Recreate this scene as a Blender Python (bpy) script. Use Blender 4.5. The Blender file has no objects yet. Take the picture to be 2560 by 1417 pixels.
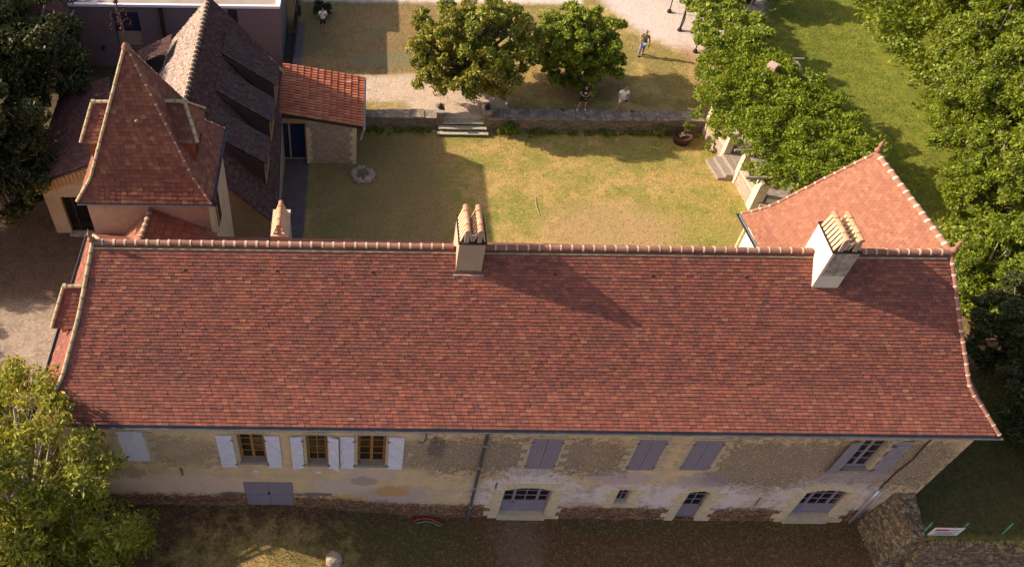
import bpy, bmesh, math, random
import numpy as np
from mathutils import Vector, Matrix
# ------------------------------------------------------------------ camera, sky, sun
S = bpy.context.scene
col = S.collection
R = math.radians
CAMY, CAMH = -14.5, 31.0
PITCH, ROLL, FPX = R(49.6), R(0.70), 2150.0
cd = bpy.data.cameras.new("camera")
cam = bpy.data.objects.new("camera", cd); col.objects.link(cam)
fw = Vector((0, math.cos(PITCH), -math.sin(PITCH)))
r0 = Vector((1, 0, 0)); u0 = r0.cross(fw)
rr = r0*math.cos(ROLL)+u0*math.sin(ROLL); uu = -r0*math.sin(ROLL)+u0*math.cos(ROLL)
m = Matrix((rr, uu, -fw)).transposed().to_4x4(); m.translation = Vector((0, CAMY, CAMH))
cam.matrix_world = m
cd.sensor_width = 36.0; cd.lens = 36.0*FPX/2560.0
cd.shift_x = (1280-902)/2560.0
cd.clip_start = 0.5; cd.clip_end = 2000
S.camera = cam

SUN_EL, SUN_AZ = R(29.0), R(12.5)       # light travels towards +X and a little towards the viewer
tos = Vector((-math.cos(SUN_EL)*math.cos(SUN_AZ), math.cos(SUN_EL)*math.sin(SUN_AZ), math.sin(SUN_EL)))
W = bpy.data.worlds.new("World"); S.world = W; W.use_nodes = True
wn = W.node_tree.nodes; wl = W.node_tree.links
bg = wn['Background']
sky = wn.new('ShaderNodeTexSky'); sky.sky_type = 'NISHITA'; sky.sun_disc = False
sky.sun_elevation = SUN_EL; sky.sun_rotation = math.atan2(tos.x, tos.y)
sky.air_density = 1.0; sky.dust_density = 2.5; sky.ozone_density = 0.6
tint = wn.new('ShaderNodeMix'); tint.data_type = 'RGBA'; tint.blend_type = 'MULTIPLY'; tint.inputs[0].default_value = 1.0
tint.inputs[7].default_value = (1.10, .96, .93, 1); wl.new(sky.outputs[0], tint.inputs[6]); wl.new(tint.outputs[2], bg.inputs[0]); bg.inputs[1].default_value = 0.118
sl = bpy.data.lights.new("sun", 'SUN'); sl.energy = 4.2; sl.angle = R(0.5); sl.color = (1.0, 0.84, 0.67)
sun = bpy.data.objects.new("sun", sl); col.objects.link(sun)
sun.rotation_euler = tos.to_track_quat('Z', 'Y').to_euler()
S.view_settings.view_transform = 'Standard'; S.view_settings.look = 'None'
S.view_settings.gamma = 1; S.view_settings.exposure = 0.84
S.view_settings.use_curve_mapping = False

# ------------------------------------------------------------------ object helpers
def tag(o, label=None, cat=None, group=None, kind=None):
    if label: o['label'] = label
    if cat: o['category'] = cat
    if group: o['group'] = group
    if kind: o['kind'] = kind
    return o
def empty(name, loc, label, cat, group=None, rz=0.0):
    o = bpy.data.objects.new(name, None); col.objects.link(o)
    o.location = loc; o.rotation_euler = (0, 0, rz); o.empty_display_size = 0.3
    return tag(o, label, cat, group)
def link(name, me, mat, parent=None, local=False, smooth=False):
    if mat is not None: me.materials.append(mat)
    o = bpy.data.objects.new(name, me); col.objects.link(o)
    if parent is not None:
        o.parent = parent
        if not local:
            p = parent; t = Vector((0, 0, 0))
            while p is not None:
                if p.type == 'EMPTY': t = t+Vector(p.location)
                p = p.parent
            if parent.type == 'EMPTY': o.matrix_parent_inverse = Matrix.Translation(-t)
    if smooth:
        me.polygons.foreach_set('use_smooth', [True]*len(me.polygons))
    return o
class MB:
    def __init__(s): s.v = []; s.f = []
    def poly(s, pts):
        n = len(s.v); s.v += [tuple(p) for p in pts]; s.f.append(tuple(range(n, n+len(pts)))); return s
    def box(s, x0, x1, y0, y1, z0, z1):
        n = len(s.v)
        s.v += [(x0,y0,z0),(x1,y0,z0),(x1,y1,z0),(x0,y1,z0),(x0,y0,z1),(x1,y0,z1),(x1,y1,z1),(x0,y1,z1)]
        s.f += [tuple(n+i for i in q) for q in ((0,3,2,1),(4,5,6,7),(0,1,5,4),(1,2,6,5),(2,3,7,6),(3,0,4,7))]
        return s
    def hexa(s, b, t):          # bottom and top quads of points
        n = len(s.v); s.v += [tuple(p) for p in b]+[tuple(p) for p in t]; k = len(b)
        s.f.append(tuple(n+i for i in reversed(range(k)))); s.f.append(tuple(n+k+i for i in range(k)))
        for i in range(k):
            j = (i+1) % k; s.f.append((n+i, n+j, n+k+j, n+k+i))
        return s
    def prism(s, pts, d):       # extrude polygon by vector d
        d = Vector(d); return s.hexa(pts, [tuple(Vector(p)+d) for p in pts])
    def bar(s, a, b, w, h=None, up=(0,0,1)):
        h = h or w; a = Vector(a); b = Vector(b); d = (b-a).normalized(); U = Vector(up)
        if abs(d.dot(U)) > .95: U = Vector((0, 1, 0))
        sd = d.cross(U).normalized(); U = sd.cross(d).normalized()
        q = [sd*w/2+U*h/2, -sd*w/2+U*h/2, -sd*w/2-U*h/2, sd*w/2-U*h/2]
        return s.hexa([a+k for k in q], [b+k for k in q])
    def tube(s, pts, rad, n=8, cap=True, closed=False):
        pts = [Vector(p) for p in pts]; k = len(pts)
        if not hasattr(rad, '__len__'): rad = [rad]*k
        base = len(s.v); prev = None
        for i, p in enumerate(pts):
            d = (pts[min(i+1, k-1)]-pts[max(i-1, 0)]).normalized()
            a = Vector((0, 0, 1)) if abs(d.z) < .9 else Vector((1, 0, 0))
            if prev is not None: a = prev
            e1 = (a-d*a.dot(d)).normalized(); prev = e1; e2 = d.cross(e1)
            for j in range(n):
                t = 2*math.pi*j/n; s.v.append(tuple(p+(e1*math.cos(t)+e2*math.sin(t))*rad[i]))
        for i in range(k-1):
            for j in range(n):
                q = base+i*n; j2 = (j+1) % n; s.f.append((q+j, q+j2, q+n+j2, q+n+j))
        if cap:
            s.f.append(tuple(base+j for j in reversed(range(n)))); s.f.append(tuple(base+(k-1)*n+j for j in range(n)))
        return s
    def lathe(s, c, prof, n=14):  # prof: (r,z)
        base = len(s.v); k = len(prof)
        for r, z in prof:
            for j in range(n):
                t = 2*math.pi*j/n; s.v.append((c[0]+r*math.cos(t), c[1]+r*math.sin(t), c[2]+z))
        for i in range(k-1):
            for j in range(n):
                q = base+i*n; j2 = (j+1) % n; s.f.append((q+j, q+j2, q+n+j2, q+n+j))
        s.f.append(tuple(base+j for j in reversed(range(n)))); s.f.append(tuple(base+(k-1)*n+j for j in range(n)))
        return s
    def barrel(s, a, b, r, side=None, n=5, sag=0.0):   # half cylinder from a to b, open below
        a = Vector(a); b = Vector(b); d = (b-a).normalized(); up = Vector((0, 0, 1)); up = (up-d*up.dot(d)).normalized()
        sd = d.cross(up); base = len(s.v)
        for p, q in ((a, r), (b, r*(1-sag))):
            for j in range(n+1):
                t = math.pi*j/n; s.v.append(tuple(p+sd*math.cos(t)*q+up*math.sin(t)*q))
        for j in range(n): s.f.append((base+j, base+j+1, base+n+2+j, base+n+1+j))
        s.f.append(tuple(base+j for j in range(n+1)))
        s.f.append(tuple(base+n+1+j for j in reversed(range(n+1))))
        return s
    def build(s, name, mat, parent=None, local=False, smooth=False, bevel=0):
        me = bpy.data.meshes.new(name); me.from_pydata(s.v, [], s.f)
        if bevel:
            bm = bmesh.new(); bm.from_mesh(me)
            bmesh.ops.bevel(bm, geom=bm.edges[:], offset=bevel, segments=1, affect='EDGES', clamp_overlap=True)
            bm.to_mesh(me); bm.free()
        me.update()
        return link(name, me, mat, parent, local, smooth)
def rough_mesh(o, amt, sub, seed=0, freq=2.0):
    """subdivide a mesh and push its surface about so that it is not perfectly flat"""
    from mathutils import noise
    bm = bmesh.new(); bm.from_mesh(o.data)
    for _ in range(sub):
        es = [e for e in bm.edges if e.calc_length() > max(.05, amt*1.7)]
        bmesh.ops.subdivide_edges(bm, edges=es, cuts=1, use_grid_fill=True)
    bmesh.ops.triangulate(bm, faces=bm.faces[:])
    for v in bm.verts:
        q = v.co*freq+Vector((seed*7.1, 0, 0)); v.co += Vector(noise.noise_vector(q))*amt+Vector(noise.noise_vector(q*3.1))*amt*.5
    bm.to_mesh(o.data); bm.free(); o.data.update(); return o

# ------------------------------------------------------------------ node helpers
class NT:
    def __init__(s, name):
        s.mat = bpy.data.materials.new(name); s.mat.use_nodes = True
        s.t = s.mat.node_tree; s.n = s.t.nodes; s.l = s.t.links; s.b = s.n['Principled BSDF']
        s.b.inputs['Specular IOR Level'].default_value = .3
        tc = s.n.new('ShaderNodeTexCoord'); s.co = tc.outputs['Object']; s._x = None
    def set(s, sock, v):
        if isinstance(v, bpy.types.NodeSocket): s.l.new(v, sock)
        elif hasattr(v, '__len__') and len(v) == 3 and sock.type == 'RGBA': sock.default_value = (*v, 1)
        else: sock.default_value = v
    def xyz(s):
        if not s._x:
            q = s.n.new('ShaderNodeSeparateXYZ'); s.l.new(s.co, q.inputs[0]); s._x = q.outputs
        return s._x
    def noise(s, scale, det=4, rough=.55, vec=None, dist=0, out=0):
        q = s.n.new('ShaderNodeTexNoise'); s.set(q.inputs['Vector'], vec or s.co)
        q.inputs['Scale'].default_value = scale; q.inputs['Detail'].default_value = det
        q.inputs['Roughness'].default_value = rough; q.inputs['Distortion'].default_value = dist
        return q.outputs[out]
    def scaled(s, sx, sy, sz, rot=(0,0,0)):
        q = s.n.new('ShaderNodeMapping'); s.l.new(s.co, q.inputs[0]); q.inputs['Scale'].default_value = (sx, sy, sz); q.inputs['Rotation'].default_value = rot
        return q.outputs[0]
    def vor(s, scale, vec=None, feat='F1', out='Distance'):
        q = s.n.new('ShaderNodeTexVoronoi'); s.set(q.inputs['Vector'], vec or s.co); q.feature = feat
        q.inputs['Scale'].default_value = scale; return q.outputs[out]
    def math(s, op, a, b=None, c=None, clamp=False):
        q = s.n.new('ShaderNodeMath'); q.operation = op; q.use_clamp = clamp
        s.set(q.inputs[0], a)
        if b is not None: s.set(q.inputs[1], b)
        if c is not None: s.set(q.inputs[2], c)
        return q.outputs[0]
    def ramp(s, f, stops, interp='LINEAR'):
        q = s.n.new('ShaderNodeValToRGB'); s.l.new(f, q.inputs[0]); q.color_ramp.interpolation = interp
        e = q.color_ramp.elements
        while len(e) < len(stops): e.new(.5)
        for i, (p, c) in enumerate(stops):
            e[i].position = p; e[i].color = (*c, 1) if hasattr(c, '__len__') else (c, c, c, 1)
        return q.outputs[0]
    def step(s, f, lo, hi):
        q = s.n.new('ShaderNodeMapRange'); q.interpolation_type = 'SMOOTHSTEP'; s.set(q.inputs[0], f)
        q.inputs[1].default_value = lo; q.inputs[2].default_value = hi; return q.outputs[0]
    def mix(s, f, a, b, mode='MIX'):
        q = s.n.new('ShaderNodeMix'); q.data_type = 'RGBA'; q.blend_type = mode
        s.set(q.inputs[0], f); s.set(q.inputs[6], a); s.set(q.inputs[7], b); return q.outputs[2]
    def rect(s, x0, x1, y0, y1, f=.2, warp=None, wa=.5, ax='xy'):
        X = s.xyz()[0]; Y = s.xyz()[1 if ax == 'xy' else 2]
        if warp is not None:
            X = s.math('ADD', X, s.math('MULTIPLY', s.math('SUBTRACT', warp, .5), wa))
            Y = s.math('ADD', Y, s.math('MULTIPLY', s.math('SUBTRACT', warp, .5), -wa))
        a = s.step(X, x0-f, x0+f); b = s.step(X, x1+f, x1-f); c = s.step(Y, y0-f, y0+f); d = s.step(Y, y1+f, y1-f)
        return s.math('MULTIPLY', s.math('MULTIPLY', a, b), s.math('MULTIPLY', c, d))
    def ell(s, cx, cy, rx, ry, f=.2, warp=None, wa=1.0, ax='xy'):
        X = s.xyz()[0]; Y = s.xyz()[1 if ax == 'xy' else 2]
        a = s.math('DIVIDE', s.math('SUBTRACT', X, cx), rx); b = s.math('DIVIDE', s.math('SUBTRACT', Y, cy), ry)
        d = s.math('SQRT', s.math('ADD', s.math('MULTIPLY', a, a), s.math('MULTIPLY', b, b)))
        if warp is not None: d = s.math('ADD', d, s.math('MULTIPLY', s.math('SUBTRACT', warp, .5), wa))
        return s.step(d, 1+f, 1-f)
    def island(s):
        return s.n.new('ShaderNodeNewGeometry').outputs['Random Per Island']
    def bump(s, h, st=.4, dist=.02):
        q = s.n.new('ShaderNodeBump'); q.inputs['Strength'].default_value = st; q.inputs['Distance'].default_value = dist
        s.l.new(h, q.inputs['Height']); s.l.new(q.outputs[0], s.b.inputs['Normal'])
    def out(s, color, rough=.9, metal=0.0):
        s.set(s.b.inputs['Base Color'], color); s.set(s.b.inputs['Roughness'], rough); s.b.inputs['Metallic'].default_value = metal
        return s.mat
def simple(name, c, rough=.8, metal=0, var=.15, scale=6, spec=None):
    t = NT(name); n = t.noise(scale, 5, .65)
    k = t.ramp(n, [(.3, tuple(x*(1-var) for x in c)), (.7, tuple(min(1, x*(1+var)) for x in c))])
    t.bump(n, .25, .01)
    if spec is not None: t.b.inputs['Specular IOR Level'].default_value = spec
    return t.out(k, rough, metal)
def tile_mat(name, stops, dirt=(.06,.04,.04), dirtamt=.5, nscale=1.2, moss=None):
    t = NT(name); i = t.island(); base = t.ramp(i, stops, 'LINEAR')
    i2 = t.math('FRACT', t.math('MULTIPLY', i, 37.7))
    base = t.mix(t.math('MULTIPLY', i2, .22), base, tuple(x*.45 for x in stops[len(stops)//2][1]))
    base = t.mix(.20, base, stops[len(stops)//2][1])
    n = t.noise(nscale, 5, .7); f = t.math('MULTIPLY', t.step(n, .48, .75), dirtamt)
    c = t.mix(f, base, dirt)
    g = t.noise(22, 4, .7); c = t.mix(t.math('MULTIPLY', t.step(g, .5, .8), .35), c, tuple(min(1, x*1.5) for x in stops[-1][1]))
    if moss:
        mm = t.step(t.noise(5.0, 6, .75), .55, .68); c = t.mix(t.math('MULTIPLY', mm, .75), c, moss)
    t.bump(g, .4, .01)
    return t.out(c, .85)
MT = {}
MT['tile'] = tile_mat('terracotta_tile', [(0,(0.124,0.049,0.042)),(.2,(0.182,0.064,0.048)),(.4,(0.191,0.082,0.054)),(.6,(0.249,0.077,0.054)),(.85,(0.296,0.094,0.059)),(.97,(0.325,0.121,0.063)),(1,(0.315,0.155,0.078))], (0.124,0.054,0.046), .5, .45)
MT['tile_sunlit'] = tile_mat('sunlit_pink_tile', [(0,(0.221,0.089,0.055)),(.3,(0.261,0.106,0.067)),(.7,(0.293,0.129,0.077)),(1,(0.326,0.157,0.095))], (0.196,0.086,0.062), .5)  # paler tile for sun-facing slopes, sunlight put into its colour
MT['tile_tower'] = tile_mat('tower_tile', [(0,(0.123,0.044,0.036)),(.3,(0.171,0.058,0.041)),(.6,(0.218,0.077,0.047)),(.9,(0.266,0.106,0.056)),(1,(0.323,0.176,0.076))], (0.095,0.040,0.034), .5)
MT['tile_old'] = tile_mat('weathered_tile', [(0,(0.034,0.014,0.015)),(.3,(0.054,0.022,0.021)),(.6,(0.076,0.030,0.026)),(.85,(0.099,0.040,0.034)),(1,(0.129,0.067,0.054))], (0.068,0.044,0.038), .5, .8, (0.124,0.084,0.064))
MT['tile_slab'] = tile_mat('grey_slab_tile', [(0,(0.051,0.027,0.025)),(.5,(0.074,0.039,0.034)),(1,(0.107,0.062,0.051))], (0.045,0.026,0.025), .5, .8, (0.124,0.094,0.065))
MT['tile_brown'] = tile_mat('brown_tile', [(0,(.08,.035,.03)),(.5,(.14,.055,.045)),(1,(.22,.09,.065))], (.06,.035,.03), .5)
MT['tile_orange'] = tile_mat('canal_tile', [(0,(.36,.10,.055)),(.3,(.46,.14,.07)),(.7,(.55,.19,.09)),(1,(.60,.28,.16))], (.22,.09,.07), .35, 2.5)
MT['tile_panel'] = tile_mat('smooth_red_tile', [(0,(.26,.08,.045)),(.5,(.31,.10,.055)),(1,(.36,.125,.065))], (.2,.07,.05), .3)
MT['under'] = simple('dark_underlay', (.035,.02,.018), .95)
MT['ridge'] = tile_mat('ridge_tile', [(0,(.22,.10,.07)),(.5,(.30,.14,.095)),(1,(.38,.20,.13))], (.17,.10,.07), .5, 3)
MT['mortar'] = simple('mortar', (.58,.46,.33), .95, 0, .15, 9)
MT['lichen'] = simple('lichen_mortar', (.42,.37,.22), .95, 0, .3, 5)
MT['zinc'] = simple('zinc', (.11,.11,.12), .55, .3, .15, 3)
MT['zinc_pale'] = simple('pale_zinc', (.55,.55,.58), .4, .5, .1)
MT['white'] = simple('white_paint', (.76,.73,.80), .6, 0, .08, 5)
MT['grey'] = simple('grey_paint', (.27,.23,.27), .65, 0, .08, 4)
MT['greylight'] = simple('pale_grey_paint', (.30,.27,.30), .6, 0, .1, 4)
MT['oak'] = simple('oak_wood', (.36,.17,.05), .6, 0, .15, 8)
MT['glass'] = simple('dark_glass', (.012,.008,.010), .08, 0, .1, 2, .6)
MT['glassblue'] = simple('blue_glass', (.015,.025,.07), .12, 0, .1, 2, .6)
MT['iron'] = simple('dark_iron', (.05,.035,.03), .6, .5)
MT['rust'] = simple('rusty_iron', (.075,.035,.025), .8, .2)
MT['redwood'] = simple('red_stained_wood', (.26,.07,.035), .7, 0, .2, 9)
MT['tanwood'] = simple('tan_boards', (.38,.22,.10), .8, 0, .2, 10)
MT['deck'] = simple('weathered_wood', (.30,.25,.20), .85, 0, .25, 12)
def stone_mat(name, c1, c2, cell, dark, gap=.06, sz=1.4):
    t = NT(name); w = t.noise(3, 3, .6); vec = t.scaled(1, 1, sz)
    q = t.n.new('ShaderNodeVectorMath'); q.operation = 'ADD'; t.l.new(vec, q.inputs[0])
    nv = t.noise(1.8, 3, .6, out=1); q2 = t.n.new('ShaderNodeVectorMath'); q2.operation = 'SCALE'; t.l.new(nv, q2.inputs[0]); q2.inputs[3].default_value = .35
    t.l.new(q2.outputs[0], q.inputs[1]); vec = q.outputs[0]
    cc = t.n.new('ShaderNodeTexVoronoi'); t.l.new(vec, cc.inputs['Vector']); cc.inputs['Scale'].default_value = cell
    sep = t.n.new('ShaderNodeSeparateColor'); t.l.new(cc.outputs['Color'], sep.inputs[0])
    c = t.mix(sep.outputs[0], c1, c2)
    e = t.vor(cell, vec, 'DISTANCE_TO_EDGE'); g = t.step(e, gap, 0.0)
    c = t.mix(t.math('MULTIPLY', g, .8), c, dark)
    n = t.noise(9, 6, .7); c = t.mix(t.math('MULTIPLY', t.step(n, .4, .8), .5), c, tuple(x*.45 for x in c2))
    t.bump(t.math('ADD', t.math('MINIMUM', e, .12), t.math('MULTIPLY', n, .1)), .8, .08)
    return t.out(c, .95)
MT['rubble'] = stone_mat('rubble_stone', (.30,.24,.165), (.19,.145,.10), 5.5, (.08,.06,.045))
MT['rubble_pale'] = stone_mat('pale_rubble_stone', (.50,.40,.29), (.36,.28,.22), 5.5, (.22,.15,.10))
MT['quoin'] = simple('cream_limestone', (.66,.53,.33), .9, 0, .16, 5)
MT['quoin2'] = simple('warm_limestone', (.53,.42,.27), .9, 0, .15, 4)
MT['greystone'] = simple('grey_coping', (.36,.30,.25), .95, 0, .5, 6)
t = NT('tan_render'); n = t.noise(1.1, 6, .7); c = t.mix(t.step(n, .35, .65), (.50,.36,.24), (.40,.29,.20))
st = t.noise(1.6, 5, .75, t.scaled(3.2, 3.2, .35)); c = t.mix(t.math('MULTIPLY', t.step(st, .54, .72), .55), c, (.24,.18,.14)); c = t.mix(t.math('MULTIPLY', t.step(t.noise(9, 6, .8), .55, .75), .35), c, (.56,.44,.32)); t.bump(t.noise(14, 5, .75), .5, .02); MT['render'] = t.out(c, .95)
MT['render_pale'] = simple('cream_render', (.68,.60,.47), .9, 0, .06, 2)
MT['beige'] = simple('beige_render', (.42,.31,.17), .95, 0, .08, 2)
# ---- facade: aged lime render over rubble, cement repairs round the openings, bare rubble foot
t = NT('facade_render'); X, Yy, Zz = t.xyz()
wpat = t.noise(2.1, 7, .78); w = t.noise(1.1, 6, .7); w2 = t.noise(3.5, 6, .75); fine = t.noise(14, 5, .75)
c = t.mix(t.step(w, .38, .62), (0.791,0.569,0.306), (0.647,0.468,0.282))
vv = t.vor(9.5, t.scaled(1, 1, 1.3)); sp = t.step(t.math('ADD', vv, t.math('MULTIPLY', fine, .6)), .62, .82)
rough_zone = t.math('MAXIMUM', t.rect(2.3, 9.0, 3.9, 6.0, .4, w2, 4, 'xz'), t.rect(12.3, 19.9, 3.2, 6.1, .45, w2, 4, 'xz'))
rough_zone = t.math('MAXIMUM', rough_zone, t.math('MULTIPLY', t.rect(-9.5, -4.9, 4.3, 5.9, .4, w2, 4, 'xz'), .55))
rough_zone = t.math('MAXIMUM', rough_zone, t.math('MULTIPLY', t.rect(1.4, 2.6, 4.1, 5.9, .3, w2, 1.0, 'xz'), .9))
c = t.mix(t.math('MULTIPLY', rough_zone, t.math('ADD', .25, t.math('MULTIPLY', sp, .55))), c, (0.268,0.198,0.164))
c = t.mix(t.math('MULTIPLY', t.step(fine, .52, .75), t.math('MULTIPLY', rough_zone, .75)), c, (0.158,0.110,0.096))
lil = (.5,.42,.45); pal = (.78,.66,.60)
low = t.math('MULTIPLY', t.rect(4.2, 18.8, 1.0, 3.15, .35, w2, 4.5, 'xz'), .85)
c = t.mix(t.math('MULTIPLY', low, t.step(w2, .35, .6)), c, (0.449,0.349,0.336))
for (cx, cz, rx, rz, cc, am) in [(6.2,2.2,2.0,1.35,pal,.95),(9.65,2.25,1.25,1.0,pal,.95),(12.4,1.9,1.9,1.4,pal,.95),(17.0,2.2,1.9,1.5,pal,.9),
        (6.1,3.7,1.1,.6,pal,.9),(9.3,3.6,1.1,.55,(0.557,0.425,0.398),.8),(12.2,3.5,.9,.55,(0.449,0.356,0.352),.8),(17.2,3.9,1.4,.45,(0.503,0.391,0.366),.8),
        (1.2,2.0,1.6,.75,(0.503,0.391,0.382),.7),(-.6,2.7,1.0,.5,(0.647,0.509,0.443),.8),(.35,3.6,.9,.4,(0.647,0.492,0.443),.75),(-6.3,2.7,2.6,.7,(0.809,0.569,0.428),.8),
        (1.2,2.35,.6,.38,(0.611,0.339,0.138),.95),(-.55,1.75,.8,.28,(0.647,0.373,0.168),.9),(-4.6,2.0,.5,.18,(0.189,0.147,0.150),.9),(-1.6,2.05,.8,.14,(0.189,0.147,0.150),.9),(.2,3.1,.5,.3,(0.395,0.289,0.245),.7),
        (2.6,5.5,.3,.7,(0.204,0.161,0.137),.8),(-8.9,3.6,1.5,.5,(0.360,0.255,0.153),.7)]:
    c = t.mix(t.math('MULTIPLY', t.ell(cx, cz, rx, rz, .22, wpat, 3.4, 'xz'), am), c, cc)
c = t.mix(t.math('MULTIPLY', t.rect(3.4, 7.6, 6.55, 6.95, .03, w2, .12, 'xz'), .95), c, (0.755,0.356,0.091))
c = t.mix(t.math('MULTIPLY', t.math('MULTIPLY', t.rect(12.5, 16.5, 6.5, 6.8, .06, fine, .9, 'xz'), t.step(fine, .45, .55)), .8), c, (0.820,0.820,0.688))
c = t.mix(t.math('MULTIPLY', t.rect(7.7, 12.3, 3.95, 6.4, .3, w2, .5, 'xz'), t.math('MULTIPLY', t.step(w2, .45, .7), .5)), c, (0.719,0.475,0.245))
# pale streaks of old mortar
st = t.noise(2.2, 4, .7, t.scaled(2.6, 1, .5)); c = t.mix(t.math('MULTIPLY', t.step(st, .60, .72), .45), c, (0.820,0.781,0.550))
dk = t.noise(1.7, 6, .8, t.scaled(1.3, 1, .8)); c = t.mix(t.math('MULTIPLY', t.step(dk, .56, .74), .4), c, (0.235,0.175,0.137))
# bare rubble foot, redder
zf = t.math('ADD', Zz, t.math('MULTIPLY', t.math('SUBTRACT', w2, .5), 1.3))
foot = t.step(t.math('SUBTRACT', zf, t.math('MULTIPLY', t.step(X, 3.5, -3.5), .6)), 1.48, 1.1)
ve = t.vor(8, t.scaled(1, 1, 1.5)); fc = t.mix(t.step(t.math('ADD', ve, t.math('MULTIPLY', fine, .3)), .3, .75), (0.504,0.269,0.133), (0.161,0.068,0.034))
c = t.mix(t.math('MULTIPLY', foot, .95), c, fc)
t.bump(t.math('ADD', t.math('MULTIPLY', t.math('MULTIPLY', sp, -1.0), t.math('MAXIMUM', rough_zone, foot)), t.math('MULTIPLY', fine, .5)), .9, .06)
MT['facade'] = t.out(c, .95)
# ---- timber cladding
t = NT('timber_cladding'); z = t.xyz()[2]
fr = t.math('FRACT', t.math('MULTIPLY', z, 7.0)); gp = t.step(fr, .16, .02)
n = t.noise(3, 5, .7, t.scaled(.4, 1, 9)); c = t.mix(n, (.145,.105,.135), (.25,.185,.225)); c = t.mix(gp, c, (.05,.035,.045))
t.bump(fr, .5, .03); MT['clad'] = t.out(c, .85)
t = NT('barn_wall_render'); n = t.noise(1.2, 6, .7); c = t.mix(t.step(n, .4, .65), (.36,.25,.15), (.27,.19,.12)); t.bump(t.noise(12, 4, .7), .4, .02); MT['barnwall'] = t.out(c, .95)
def leaf_mat(name, stops, trans=.3, clump=.5):
    t = NT(name); i = t.island(); c = t.ramp(i, stops)
    n = t.noise(clump, 3, .6); c = t.mix(t.math('MULTIPLY', t.step(n, .40, .65), .45), c, stops[-2][1])
    t.out(c, .5); t.b.inputs['Specular IOR Level'].default_value = .35
    tr = t.n.new('ShaderNodeBsdfTranslucent'); hs = t.n.new('ShaderNodeHueSaturation'); t.l.new(c, hs.inputs['Color']); hs.inputs['Value'].default_value = 1.5; hs.inputs['Hue'].default_value = .485
    t.l.new(hs.outputs[0], tr.inputs[0]); mx = t.n.new('ShaderNodeMixShader'); mx.inputs[0].default_value = trans
    t.l.new(t.b.outputs[0], mx.inputs[1]); t.l.new(tr.outputs[0], mx.inputs[2]); t.l.new(mx.outputs[0], t.n['Material Output'].inputs[0])
    return t.mat
MT['leaf_walnut'] = leaf_mat('walnut_leaf', [(0,(0.072,0.109,0.011)),(.4,(0.161,0.204,0.018)),(.75,(0.258,0.281,0.025)),(.93,(0.419,0.375,0.041)),(1,(0.677,0.500,0.149))], .35)
MT['leaf_magnolia'] = leaf_mat('magnolia_leaf', [(0,(0.063,0.103,0.010)),(.45,(0.158,0.207,0.017)),(.8,(0.273,0.303,0.029)),(.95,(0.357,0.291,0.041)),(1,(0.315,0.158,0.041))], .2)
MT['leaf_bush'] = leaf_mat('bush_leaf', [(0,(0.056,0.102,0.008)),(.5,(0.151,0.211,0.015)),(.9,(0.277,0.326,0.025)),(1,(0.378,0.380,0.041))], .3)
MT['leaf_vine'] = leaf_mat('wisteria_leaf', [(0,(0.058,0.091,0.005)),(.4,(0.136,0.188,0.007)),(.8,(0.212,0.273,0.012)),(1,(0.318,0.364,0.023))], .3)
MT['leaf_grape'] = leaf_mat('grape_leaf', [(0,(0.095,0.145,0.012)),(.5,(0.188,0.255,0.023)),(.9,(0.296,0.339,0.037)),(1,(0.457,0.436,0.089))], .35)
MT['leaf_wood'] = leaf_mat('woodland_leaf', [(0,(0.058,0.089,0.008)),(.4,(0.135,0.178,0.011)),(.8,(0.213,0.268,0.017)),(1,(0.300,0.344,0.033))], .35, .25)
MT['leaf_dark'] = leaf_mat('dark_leaf', [(0,(0.018,0.026,0.007)),(.5,(0.039,0.051,0.010)),(.9,(0.070,0.078,0.015)),(1,(0.105,0.111,0.024))], .25, .3)
MT['bark'] = simple('grey_bark', (.22,.17,.13), .95, 0, .3, 7)
MT['bark_pale'] = simple('pale_bark', (.38,.33,.28), .95, 0, .25, 7)
MT['rubble_moss'] = stone_mat('mossy_rubble_stone', (.34,.26,.16), (.11,.08,.045), 6.5, (.03,.022,.015), .10)
MT['leaf_litter'] = simple('leaf_litter', (0.118,0.078,0.034), .9)
MT['render_grey'] = simple('grey_roofing', (.34,.28,.23), .9, 0, .15, .8)
MT['tile_old_sunlit'] = tile_mat('weathered_sunlit_tile', [(0,(.20,.14,.12)),(.5,(.33,.24,.20)),(1,(.45,.36,.27))], (.22,.19,.14), .5, .8, (.38,.33,.18))  # barn tile lightened: sun on the west slope put into its colour
MT['terr'] = simple('terrace_slabs', (.34,.29,.25), .9, 0, .2, 3)
MT['hip'] = tile_mat('pale_hip_tile', [(0,(.40,.28,.17)),(.5,(.50,.37,.23)),(1,(.56,.43,.28))], (.30,.25,.13), .5, 3)
MT['olive_mortar'] = simple('olive_mortar', (.26,.23,.12), .95, 0, .3, 5)
MT['foot'] = tile_mat('foot_rubble', [(0,(0.085,0.040,0.022)),(.5,(0.162,0.083,0.043)),(.9,(0.255,0.144,0.081)),(1,(0.383,0.252,0.161))], (0.068,0.032,0.019), .5, 3)
MT['leaf_shade'] = leaf_mat('shade_leaf', [(0,(.02,.03,.008)),(.5,(.05,.065,.014)),(.9,(.09,.105,.02)),(1,(.14,.14,.03))], .25, .3)  # woodland leaf darkened: the manor's shade put into its colour
MT['cheek'] = simple('dark_boards', (.065,.04,.038), .95)
MT['riser'] = simple('shaded_riser_stone', (.13,.11,.085), .95, 0, .3, 8)  # darkened stone: shade on the step fronts put into the colour
MT['tread'] = simple('sunlit_tread_stone', (.50,.46,.34), .9, 0, .25, 6)  # lightened stone: sunlight on the treads put into the colour
MT['coping'] = stone_mat('lichened_coping', (0.432,0.356,0.273), (0.204,0.161,0.126), 3.5, (0.096,0.075,0.053), .05, 1.0)
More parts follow.
